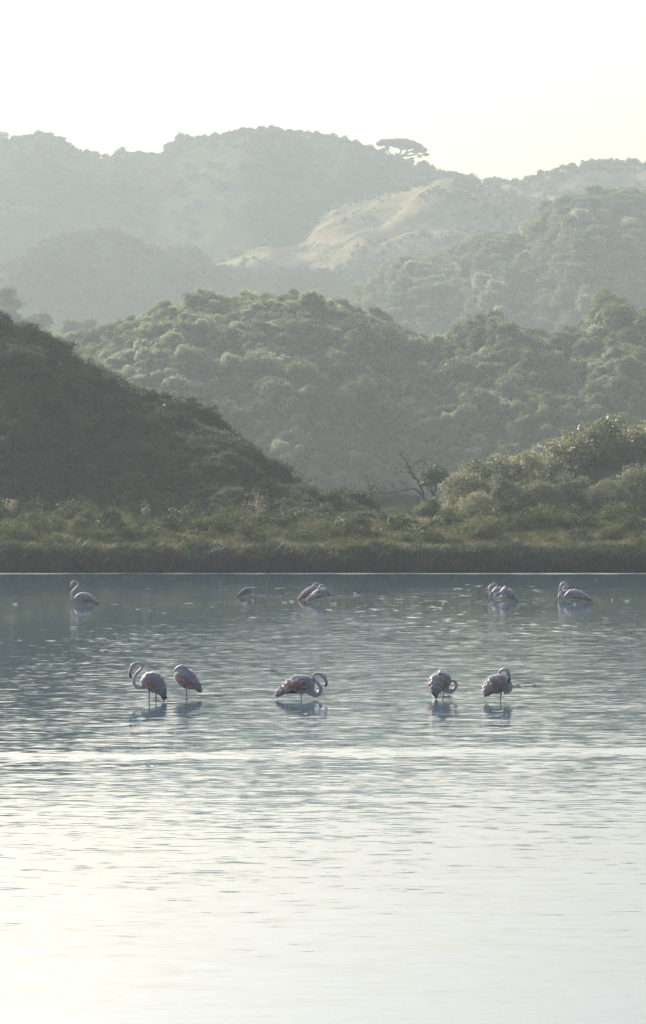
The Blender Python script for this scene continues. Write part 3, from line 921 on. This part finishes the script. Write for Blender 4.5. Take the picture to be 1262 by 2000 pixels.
# pale dry plants on the bank
dry = leaf_mat('dry_leaf', (.10, .088, .055), (.16, .14, .095), (.26, .23, .17), trans=.5, spec=.1, pos_scale=6)
def dry_plant(px, py, Y, h, w_, lab, seed):
    rng = np.random.default_rng(seed)
    V, Q = [], []
    C = []
    for i in range(16):
        a, l = rng.normal() * .35, h * (.5 + .5 * rng.random())
        b = Vector((rng.normal() * .08, rng.normal() * .08, -.15))
        tip = b + Vector((a * l * w_, rng.normal() * .3 * l * w_, l))
        sweep([b, b.lerp(tip, .5) + Vector((0, 0, .05)), tip], [.012, .009, .004], 4, V=V, Q=Q)
        for _ in range(14):
            C.append(np.array(b.lerp(tip, rng.uniform(.4, 1.02))) + rng.normal(size=3) * .06)
    top = at(px, py, Y)
    o = bpy.data.objects.new('dry_plant', None)
    COL.objects.link(o)
    o.location = (top.x, top.y, top.z - h)
    tag(o, lab, 'plant')
    mesh_obj('stem', V, Q, [M['dead_wood']], o)
    C = np.array(C)
    v, q = leaf_quads(C, rng.normal(size=C.shape), np.full(len(C), .085), np.full(len(C), .05), rng)
    c = bpy.data.objects.new('seed_head', mesh_np('seed_head', v, q, [dry]))
    COL.objects.link(c)
    c.parent = o
dry_plant(497, 962, 256, 1.9, .8, 'tall pale dry plant full of seed heads in the middle of the bank', 1)
dry_plant(508, 945, 258, 2.1, .5, 'thin brown dry plant rising behind the tall pale one', 2)
dry_plant(284, 976, 255, 1.0, .6, 'bright dry stalks on the bank below the shaded hill', 3)
dry_plant(22, 968, 252, 1.0, .6, 'pale dry stalks on the bank near the left edge', 4)
dry_plant(668, 1004, 250, .9, .9, 'dry plant on the bank where the shaded hill ends', 5)
dry_plant(1163, 1098, 234.2, .5, .6, 'little pale plant standing right at the water on the right', 6)

# mud edge in the gap of the valley
ml = Hill([(540, 960), (600, 958), (640, 957), (700, 958), (760, 961), (800, 966), (880, 980), (960, 1000)], 335, 8, 40, 0, 2.2, 1.1, 1, .02, .2, .4, 14.4)
ml.build(540, 960, 60, 14, M['mud'], 'low mud edge across the mouth of the hazy valley')
ml.Yc = 335
pale_grass = [tuft_mesh(40, .8, .3, dry, 300 + i, lean=.4) for i in range(2)]
meadow_k = [tuft_mesh(46, .6, .3, M['reed'], 310 + i) for i in range(3)] + pale_grass
pts = []
for _ in range(2600):
    x, y = random.uniform(2, 28), random.uniform(257, 290)
    pts.append((x, y, 2.0, random.uniform(0, 6.3), random.uniform(.5, 1.1), random.choice((0, 1, 2, 3, 0, 1, 2, 4))))
stuff_scatter('meadow_grass', meadow_k, pts, 'pale meadow grass on the flat between the bank and the grey thicket', 'grass')

# ------------------------------------------------------------------ flamingos
def plumage(name, lo, hi, trans=.18):
    m, nt, bs, out = new_mat(name)
    g_ = node(nt, 'ShaderNodeNewGeometry')
    n = node(nt, 'ShaderNodeTexNoise')
    n.inputs['Scale'].default_value = 14
    n.inputs['Detail'].default_value = 5
    nt.links.new(g_.outputs['Position'], n.inputs['Vector'])
    r = ramp(nt, n.outputs['Fac'], [(.35, lo), (.65, hi)])
    nt.links.new(r.outputs[0], bs.inputs['Base Color'])
    bs.inputs['Roughness'].default_value = .5
    bs.inputs['Specular IOR Level'].default_value = .45
    bs.inputs['Sheen Weight'].default_value = 1.0
    bs.inputs['Sheen Roughness'].default_value = .35
    tr = node(nt, 'ShaderNodeBsdfTranslucent')
    nt.links.new(r.outputs[0], tr.inputs['Color'])
    mx = node(nt, 'ShaderNodeMixShader')
    mx.inputs[0].default_value = trans
    nt.links.new(bs.outputs[0], mx.inputs[1]); nt.links.new(tr.outputs[0], mx.inputs[2])
    nt.links.new(mx.outputs[0], out.inputs['Surface'])
    return m
M['white_feather'] = plumage('white_feather', (.37, .345, .345), (.57, .53, .515), .38)
M['neck_feather'] = plumage('neck_feather', (.46, .39, .38), (.60, .51, .48), .12)
M['pink_feather'] = plumage('pink_feather', (.42, .13, .09), (.52, .26, .21), .2)
M['black_feather'] = plumage('black_feather', (.02, .018, .02), (.05, .045, .05), .05)
M['grey_feather'] = plumage('grey_feather', (.10, .10, .09), (.22, .21, .19), .1)
M['leg_skin'] = plain('leg_skin', (.30, .20, .20), .6, .3, .2, 20)
M['bill_pink'] = plain('bill_pink', (.55, .30, .26), .45, .4)
M['bill_black'] = plain('bill_black', (.02, .018, .02), .35, .5)

def flamingo(label, wl, body, neck, bill, legs, group, voxel=.010, grey=False, pink=1.0, tail_black=.16, seed=0, wings=True):
    """Body, neck, head and legs grow as one skin through points (pixel, pixel, depth offset, radius); bill and wings are its parts."""
    rnd = random.Random(seed)
    Y = F * H / (wl[1] - HY)
    base = at(wl[0], wl[1], Y)
    base.z = 0
    def W(q):
        return at(q[0], q[1], Y + q[2]) - base
    def smooth(lst, n):
        arr = [(*W(q), q[3]) for q in lst]
        c = catmull(arr, n)
        return [Vector(p[:3]) for p in c], [max(.006, float(p[3])) for p in c]
    V, Q = [], []
    bp, br = smooth(body, 6)
    sweep(bp, br, 20, V=V, Q=Q)
    np_, nr = smooth(neck, 5)
    sweep(np_, nr, 12, V=V, Q=Q)
    lp = []
    for lg in legs:
        P = [W(q) for q in lg]
        last = P[-1]
        P.append(Vector((last.x, last.y, -.35)))
        P = [Vector(p) for p in catmull([tuple(p) for p in P], 4)]
        rr = [.026 - .011 * min(1, 2.2 * k / len(P)) for k in range(len(P))]
        rr = [r_ + .006 * math.exp(-((k / len(P) - .45) / .06) ** 2) for k, r_ in enumerate(rr)]   # the ankle joint
        sweep(P, rr, 8, V=V, Q=Q)
        lp += P
    tmp = mesh_obj('flamingo_skin', V, Q)
    md = tmp.modifiers.new('r', 'REMESH'); md.mode = 'VOXEL'; md.voxel_size = voxel
    ms = tmp.modifiers.new('s', 'SMOOTH'); ms.iterations = 3; ms.factor = .5
    dg = bpy.context.evaluated_depsgraph_get()
    me = bpy.data.meshes.new_from_object(tmp.evaluated_get(dg))
    me.name = 'flamingo'
    bpy.data.objects.remove(tmp)
    n = len(me.polygons)
    ctr = np.zeros(n * 3); me.polygons.foreach_get('center', ctr); ctr = ctr.reshape(-1, 3)
    def dist(P, R):
        d = np.full(n, 9.0)
        for p, r_ in zip(P, R):
            d = np.minimum(d, np.linalg.norm(ctr - np.array(p), axis=1) - r_)
        return d
    D = np.stack([dist(bp, br), dist(np_, nr) + .01, dist(lp, [.016] * len(lp)) + .012], 1)
    me.materials.clear()
    for m_ in (M['grey_feather' if grey else 'white_feather'], M['grey_feather' if grey else 'neck_feather'], M['leg_skin']):
        me.materials.append(m_)
    me.polygons.foreach_set('material_index', D.argmin(1).astype(np.int32))
    me.polygons.foreach_set('use_smooth', np.ones(n, dtype=bool))
    me.update()
    o = bpy.data.objects.new('flamingo', me)
    COL.objects.link(o)
    o.location = base
    tag(o, label, 'flamingo', group)
    # bill, bent, with a black tip
    P, R = smooth(bill, 5)
    k = int(len(P) * .55)
    v, q = sweep(P[:k + 1], R[:k + 1], 8)
    b = mesh_obj('bill', v, q, [M['bill_pink']], o, smooth=True)
    v, q = sweep(P[k:], R[k:], 8)
    mesh_obj('bill_tip', v, q, [M['bill_black']], b, smooth=True)
    # wings: rows of overlapping feathers laid over the flanks
    if not wings:
        return o
    m = len(bp)
    cm = [M['grey_feather' if grey else 'white_feather'], M['grey_feather' if grey else 'pink_feather'], M['black_feather']]
    for side in (-1, 1):
        V, Q, MI = [], [], []
        def blade(p, d, nrm, L, wd, mat, lift=.012):
            d = d.normalized(); t = nrm.cross(d).normalized()
            k0 = len(V)
            mid = p + d * L * .55 + nrm * lift * .8
            tip = p + d * L + nrm * lift * rnd.uniform(.1, 1.6)
            V.extend([p - t * wd * .3, p + t * wd * .3, mid + t * wd * .5, mid - t * wd * .5, tip + t * wd * .14, tip - t * wd * .14])
            Q.extend([(k0, k0 + 1, k0 + 2, k0 + 3), (k0 + 3, k0 + 2, k0 + 4, k0 + 5)])
            MI.extend([mat, mat])
        for row in range(11):
            s_ = .86 - .075 * row
            i = min(m - 2, max(1, int(s_ * (m - 1))))
            f = (bp[i + 1] - bp[i - 1]).normalized()
            rt = f.cross(Vector((0, 0, 1)))
            rt = rt.normalized() if rt.length > .1 else Vector((1, 0, 0))
            up = rt.cross(f).normalized()
            for c_ in range(9):
                ph = math.radians(8 + 13.5 * c_ + rnd.uniform(-4, 4) + (6 if row % 2 else 0))
                nrm = (up * math.cos(ph) + rt * (side * math.sin(ph))).normalized()
                dn = (rt * (side * math.cos(ph)) - up * math.sin(ph)).normalized()
                p = bp[i] + nrm * (br[i] * 1.0 + .004)
                low_ = (c_ >= 5 and 1 < row < 9) or (c_ == 4 and 4 < row < 8)
                mat = 1 if low_ and rnd.random() < .9 * pink else 0
                if c_ == 8 and row > 4:
                    mat = 2
                blade(p, -f + dn * rnd.uniform(.0, .3), nrm, rnd.uniform(.10, .17) * (1 - .045 * row), rnd.uniform(.045, .07), mat, rnd.uniform(.008, .03))
        i = max(1, int(.16 * (m - 1)))
        f = (bp[i + 1] - bp[i - 1]).normalized()
        rt = f.cross(Vector((0, 0, 1))).normalized()
        up = rt.cross(f).normalized()
        for k in range(6):                                # long black flight feathers folded over the tail
            blade(bp[i] + rt * (side * br[i] * .55) + up * (br[i] * .35 - .012 * k), -f + Vector((0, 0, -.08 * k)) - rt * side * .12, (up + rt * side * .6).normalized(), tail_black * rnd.uniform(.85, 1.25) + br[i], .04, 2, .004)
        for k in range(3):
            blade(bp[1] + rt * side * .03 * k, -f + rt * side * .1 * (k - 1), up, .10, .05, 0, .01)
        mesh_obj('wing', V, Q, cm, o, mi=MI)
    return o

NEARG, FARG = 'flamingos standing in the near shallows', 'flamingos resting by the far bank'
flamingo('flamingo with an s-shaped neck, standing on two legs at the left of the near row', (298, 1371),
         [(319, 1356, -.10, .02), (315, 1351, -.08, .08), (310, 1344, -.05, .17), (302, 1334, 0, .235), (293, 1331, .05, .225), (285, 1334, .1, .16), (280, 1339, .12, .09), (277, 1341, .12, .05)],
         [(288, 1338, .1, .06), (278, 1342, .1, .05), (268, 1342, .08, .045), (262, 1335, .06, .04), (262, 1325.5, .03, .037), (268, 1314.5, 0, .035), (276, 1307, -.02, .034), (278.5, 1301, -.03, .034), (274.5, 1296.5, -.03, .035), (267, 1296, -.03, .042), (260, 1300, -.03, .054), (257, 1304.5, -.03, .042)],
         [(258.5, 1302, -.03, .040), (256, 1308, -.03, .037), (253.8, 1315, -.03, .036), (255, 1320.5, -.03, .028), (258, 1325, -.03, .010)],
         [[(292, 1348, .02), (291.5, 1356, .02), (291.5, 1371, .02)], [(303, 1348, -.03), (305, 1356, -.03), (304.8, 1371, -.03)]], NEARG, seed=1)
flamingo('egg-shaped flamingo with its head tucked in, on one leg beside the s-necked one', (364.8, 1362),
         [(390, 1345, -.12, .02), (385, 1342, -.11, .06), (378, 1337, -.08, .14), (368, 1329, -.03, .22), (358, 1322, .03, .225), (349, 1317, .09, .16), (344, 1314, .12, .09), (342, 1313, .13, .05)],
         [(347, 1322, .12, .07), (342, 1314, .1, .055), (345, 1307, .06, .045), (351, 1302.5, .02, .042), (357, 1302.5, -.03, .05), (362, 1305, -.07, .04)],
         [(360, 1303, -.05, .036), (365, 1307, -.1, .032), (369, 1312, -.12, .028), (370, 1316, -.12, .012)],
         [[(366, 1339, 0), (365, 1349, 0), (364.3, 1362, 0)]], NEARG, seed=2, tail_black=.10)
flamingo('flamingo in full side view with its neck curled, in the middle of the near row', (588.5, 1366.5),
         [(540, 1356, .02, .015), (548, 1352, .02, .06), (559, 1346, .01, .13), (573, 1340, 0, .20), (587, 1337.5, 0, .225), (599, 1338, 0, .205), (608, 1341.5, 0, .14), (614, 1344, 0, .07)],
         [(602, 1345, 0, .13), (609, 1352, 0, .095), (616, 1356.5, 0, .068), (622, 1355.5, 0, .055), (626.5, 1348, 0, .05), (624, 1339, 0, .044), (617, 1330.5, 0, .038), (612.5, 1323, 0, .035), (613.5, 1318, 0, .034), (619, 1316.2, 0, .036), (626, 1317.5, 0, .045), (632, 1321.5, 0, .052), (635, 1326, 0, .042)],
         [(633.5, 1323, 0, .042), (636, 1328, 0, .038), (638, 1334, 0, .036), (636.5, 1339, 0, .026), (633.5, 1341.5, 0, .010)],
         [[(587, 1350, .0), (588.5, 1358, 0), (588.5, 1366.5, 0)]], NEARG, seed=3, tail_black=.11, pink=.55)
flamingo('round-backed flamingo seen from behind with its neck looped out to the right', (864.5, 1364.5),
         [(850, 1354, -.14, .02), (852, 1350, -.12, .09), (855, 1341, -.07, .19), (859, 1332.5, 0, .235), (864, 1331.5, .1, .22), (868, 1338, .2, .16), (871, 1345, .24, .09), (873, 1348, .26, .05)],
         [(867, 1343, .2, .08), (873, 1349, .2, .065), (882, 1350, .18, .05), (889.5, 1344, .14, .043), (891, 1336, .12, .039), (886.5, 1330, .14, .037), (879, 1328.5, .2, .036), (870, 1322, .26, .036), (863.5, 1315.5, .22, .038), (860.5, 1312, .12, .048), (859.5, 1313.5, .02, .045)],
         [(860, 1312.5, .06, .038), (859, 1315, -.06, .036), (857.5, 1319.5, -.14, .032), (857, 1324, -.19, .012)],
         [[(866.5, 1346, .03), (866, 1354, .03), (864.5, 1364.5, .0)]], NEARG, seed=4, tail_black=.07)
flamingo('stout flamingo at the right of the near row with its bill pressed to its breast', (977.5, 1370),
         [(948, 1355, -.06, .02), (952, 1351, -.06, .08), (959, 1344, -.05, .17), (968, 1338, 0, .23), (977, 1336, .07, .215), (985, 1340, .14, .16), (991, 1344, .17, .1), (995, 1346, .18, .06)],
         [(984, 1346, .15, .13), (992, 1347, .16, .10), (996.5, 1341, .16, .062), (994, 1332, .18, .048), (985, 1325, .2, .04), (977.5, 1319.5, .16, .036), (976.5, 1313, .1, .034), (980, 1308.5, .04, .035), (986, 1307.3, -.02, .042), (991.5, 1311.5, -.06, .054), (993.5, 1317, -.08, .044)],
         [(992.7, 1314, -.07, .042), (994.3, 1320, -.08, .037), (994.6, 1327, -.09, .034), (993, 1334, -.1, .010)],
         [[(980, 1350, .03), (978.5, 1359, .02), (977.3, 1370, 0)]], NEARG, seed=5, tail_black=.05)

flamingo('flamingo alone near the left edge by the far bank, with an upright s-shaped neck', (160, 1180.5),
         [(190, 1177, .05, .015), (184, 1175, .05, .06), (176, 1171, .03, .14), (167, 1168, 0, .2), (159, 1167, 0, .2), (152, 1168.5, 0, .15), (147, 1170.5, 0, .08), (145, 1171, 0, .05)],
         [(152, 1171.5, 0, .09), (146, 1171.2, 0, .065), (141.2, 1167.5, 0, .055), (139.7, 1162, 0, .048), (141, 1156.5, 0, .044), (146, 1150.3, 0, .04), (151.5, 1144.8, 0, .038), (153, 1139.8, 0, .037), (149.5, 1136, 0, .038), (144.8, 1135.5, 0, .044), (141, 1138.8, 0, .054), (139.6, 1142, 0, .042)],
         [(140, 1140, 0, .04), (138.8, 1144.5, 0, .036), (138.4, 1148.5, 0, .033), (140, 1152, 0, .010)],
         [[(160, 1174, 0), (159.5, 1178, 0), (160, 1180.5, 0)], [(164, 1174, .1), (164, 1178, .1), (164, 1180.5, .1)]], FARG, seed=6, voxel=.014, pink=.3)
young = flamingo('small grey young flamingo bent over by the far bank', (484, 1166.5),
         [(463, 1163, 0, .015), (467, 1160.5, 0, .06), (474, 1156, 0, .13), (481, 1153, 0, .17), (487, 1152.5, 0, .15), (491, 1154, 0, .09), (493, 1155, 0, .05)],
         [(488, 1151, 0, .07), (489, 1147.3, 0, .045), (492.5, 1145.3, 0, .037), (496.5, 1147, 0, .035), (498.3, 1151.5, 0, .036), (498, 1156, 0, .046), (497, 1158.5, 0, .036)],
         [(497.3, 1157, 0, .034), (496, 1160, 0, .03), (494.5, 1162, 0, .026), (493, 1162.8, 0, .010)],
         [[(482, 1158, 0), (484, 1163, 0), (484, 1166.5, 0)]], FARG, seed=7, voxel=.014, grey=True, tail_black=.06)
young.scale = (.86, .86, .86)
flamingo('rear flamingo of the close middle pair, its tail low to the left', (612, 1172),
         [(583, 1171, .05, .015), (588, 1167, .05, .06), (596, 1161.5, .03, .14), (606, 1156, 0, .19), (614, 1153.5, 0, .18), (620, 1153, 0, .12), (624, 1154, 0, .07)],
         [(616, 1151, 0, .08), (612, 1146.5, 0, .05), (613.5, 1141.5, 0, .04), (618, 1139, 0, .042), (622.5, 1141.5, 0, .05), (624.5, 1144.5, 0, .04)],
         [(623.8, 1143, 0, .038), (626, 1147, -.02, .034), (626, 1151, -.04, .03), (624.5, 1154, -.05, .010)],
         [[(608, 1162, 0), (610, 1168, 0), (610, 1172, 0)]], FARG, seed=8, voxel=.014, pink=1.1, tail_black=.08)
flamingo('front flamingo of the close middle pair, its bill hanging over its back', (627, 1177.5),
         [(601, 1171, -.05, .015), (606, 1168.5, -.05, .07), (614, 1164, -.03, .15), (624, 1160, 0, .2), (634, 1158.5, 0, .2), (641, 1160.5, 0, .14), (645, 1163, 0, .08), (647, 1164, 0, .05)],
         [(641, 1160, .05, .09), (638.5, 1153, .02, .055), (636, 1147, 0, .042), (632, 1143, -.03, .038), (627.5, 1143.3, -.08, .046), (624.5, 1147, -.12, .05), (623.6, 1150, -.14, .04)],
         [(624, 1148.5, -.13, .038), (623, 1153, -.16, .034), (622.6, 1157, -.18, .03), (623.5, 1160, -.19, .010)],
         [[(627, 1167, 0), (627.3, 1172, 0), (627, 1177.5, 0)]], FARG, seed=9, voxel=.014, pink=.5, tail_black=.08)
flamingo('flamingo with a curled neck, half behind the left bird of the right-hand pair', (968, 1171.5),
         [(986, 1158, .2, .015), (983, 1156.5, .18, .07), (978, 1154.5, .1, .14), (971, 1155, 0, .17), (965, 1159, -.05, .14), (960, 1163.5, -.08, .08), (957, 1166, -.08, .05)],
         [(961, 1164, -.06, .06), (957.5, 1161, -.08, .045), (962, 1155.5, -.06, .042), (968, 1149.5, -.02, .038), (970.5, 1145, 0, .037), (968.5, 1141, 0, .037), (963.5, 1140, 0, .038), (958.5, 1143.5, 0, .045), (955.8, 1148.5, -.03, .052), (955.5, 1151, -.03, .04)],
         [(955.7, 1149.8, -.03, .038), (957, 1154, -.05, .034), (958.2, 1158, -.06, .03), (957.5, 1160.5, -.06, .01)],
         [[(966, 1162, 0), (967, 1168, 0), (967, 1171.5, 0)]], FARG, seed=10, voxel=.014, pink=.9, tail_black=.05)
flamingo('hunched flamingo with its neck looped low to the left, front bird of the right-hand pair', (987.5, 1175.5),
         [(1011, 1171.5, .05, .015), (1006, 1170, .04, .06), (999, 1165.5, .02, .14), (992, 1160, 0, .2), (986, 1156.5, 0, .185), (981, 1158, 0, .12), (978, 1161, 0, .07)],
         [(983, 1164, -.05, .08), (977, 1168, -.06, .05), (970.5, 1168.5, -.06, .042), (966.5, 1164.5, -.06, .04), (968, 1160, -.05, .038), (974, 1157.5, -.03, .037), (980, 1153, .06, .037), (984.5, 1148, .05, .038), (987.5, 1146.3, 0, .046), (990, 1148, -.03, .042)],
         [(989, 1147.2, -.02, .036), (991.5, 1150.5, -.08, .034), (992.5, 1154, -.11, .03), (992.5, 1157, -.12, .01)],
         [[(988, 1167, 0), (987.8, 1171, 0), (987.4, 1175.5, 0)]], FARG, seed=11, voxel=.014, pink=.3, tail_black=.07)
flamingo('flamingo mostly hidden behind the rightmost one, its head over the other neck', (1102, 1172.5),
         [(1122, 1163, .3, .03), (1117, 1161, .25, .1), (1110, 1159.5, .1, .16), (1102, 1161, 0, .18), (1096, 1164.5, 0, .15), (1093, 1168, 0, .09), (1092, 1170, 0, .05)],
         [(1096, 1163, 0, .08), (1093, 1157, 0, .052), (1093.3, 1150, 0, .044), (1094.3, 1144, 0, .04), (1097, 1138.5, 0, .04), (1102, 1137.3, 0, .042), (1106.5, 1140, 0, .05), (1109, 1144, 0, .042)],
         [(1108, 1142, 0, .04), (1110, 1146, 0, .036), (1109.5, 1150, 0, .032), (1107.5, 1153, 0, .01)],
         [[(1100, 1167, 0), (1100, 1170, 0), (1100, 1172.5, 0)]], FARG, seed=12, voxel=.014, pink=.5, tail_black=.05)
flamingo('rightmost flamingo by the far bank, long-bodied, side on with a hooked neck', (1122, 1177),
         [(1153, 1170, .05, .015), (1147, 1169, .05, .07), (1138, 1165.5, .03, .15), (1127, 1162, 0, .2), (1116, 1161, 0, .195), (1109, 1163.5, 0, .14), (1104, 1167, 0, .08), (1102, 1168.5, 0, .05)],
         [(1110, 1168, 0, .09), (1104, 1168.5, -.02, .06), (1099, 1165, -.05, .05), (1096.3, 1159, -.07, .045), (1097, 1153, -.08, .041), (1101.3, 1148, -.09, .038), (1103.6, 1143.5, -.09, .036), (1102.3, 1140, -.09, .037), (1098.5, 1140, -.09, .045), (1096, 1143.3, -.09, .048), (1095.4, 1146, -.09, .038)],
         [(1095.6, 1144.8, -.09, .036), (1095, 1148.5, -.1, .032), (1096, 1152, -.1, .03), (1097.5, 1154, -.1, .01)],
         [[(1121, 1170, 0), (1122, 1173, 0), (1122, 1177, 0)], [(1125, 1170, .1), (1126, 1173, .1), (1126, 1177, .1)]], FARG, seed=13, voxel=.014, pink=.2, tail_black=.13)

# ------------------------------------------------------------------ loose feathers and twigs floating on the water
def on_water(px, py):
    Y = F * H / (py - HY)
    return Vector(((px - CX) / F * Y, Y, 0))
def feather_mesh():
    V, Q = [], []
    n = 7
    for i in range(n):
        t = i / (n - 1)
        w_ = .045 * math.sin(math.pi * min(1, t * .9 + .08)) + .004
        V += [(t * .2 - .1, -w_, .012 + .05 * (t - .4) ** 2 + .02), (t * .2 - .1, 0, .004 + .05 * (t - .4) ** 2), (t * .2 - .1, w_, .012 + .05 * (t - .4) ** 2 + .02)]
        if i:
            k = 3 * i
            Q += [(k - 3, k, k + 1, k - 2), (k - 2, k + 1, k + 2, k - 1)]
    v2, q2 = sweep([(-.15, 0, .02), (-.05, 0, .006), (.09, 0, .016)], [.004, .004, .002], 5)
    b = len(V)
    V += [tuple(v) for v in v2]
    Q += [tuple(i + b for i in q) for q in q2]
    o = mesh_obj('feather', V, Q, [M['white_feather']], smooth=True)
    return o
proto = feather_mesh()
spots = [(479, 1178, 'white feather floating below the small grey bird'), (555, 1177, 'white feather floating left of the close middle pair'), (570, 1175.5, 'white feather floating just left of the tail of the middle pair'), (652, 1180, 'bright white feather floating just right of the middle pair'),
         (1182, 1209, 'white feather floating alone in the dark water at the right'), (1196, 1172, 'white feather floating right of the rightmost bird'), (143, 1227, 'white feather floating in the reflection of the left bird'), (865, 1178, 'white feather floating in the open middle of the far water'),
         (979, 1179.5, 'white feather floating right under the right-hand pair'), (1122, 1181, 'white feather floating right under the rightmost bird'), (30, 1181, 'white feather floating near the left edge'), (693, 1160, 'white feather floating up by the bank right of the middle pair'), (290, 1501, 'small feather with a dark quill floating on the bright near water'),
         (596, 1398, 'white feather floating in the reflection of the side-on near bird'), (974, 1392, 'white feather floating in the reflection of the stout near bird'), (1225, 1174, 'white feather floating close to the right edge')]
for i, (px, py, lab) in enumerate(spots):
    o = proto if i == 0 else proto.copy()
    if i:
        COL.objects.link(o)
    o.location = on_water(px, py) + Vector((0, 0, .01))
    o.rotation_euler = (0, 0, random.uniform(0, 6.28))
    o.scale = (.9 + .3 * random.random(),) * 3
    tag(o, lab, 'feather', 'feathers floating on the lagoon')
for px, py, lab, n in ((530, 1310, 'thin dark twig floating above the side-on near bird', 3), (1042, 1341, 'thin dark twig floating right of the stout near bird', 4), (1010, 1341, 'short dark twig floating beside the stout near bird', 2), (875, 1362, 'short dark twig floating beside the leg of the round-backed bird', 2)):
    p = on_water(px, py)
    V, Q = sweep([(-.06 * n, 0, .01), (0, .1, .02), (.06 * n, -.05, .008)], [.010, .012, .006], 6)
    sweep([(0, .1, .03), (.1, .3, .05)], [.012, .006], 5, V=V, Q=Q)
    o = mesh_obj('twig', V, Q, [M['dead_wood']])
    o.location = p
    tag(o, lab, 'twig', 'twigs floating on the lagoon')
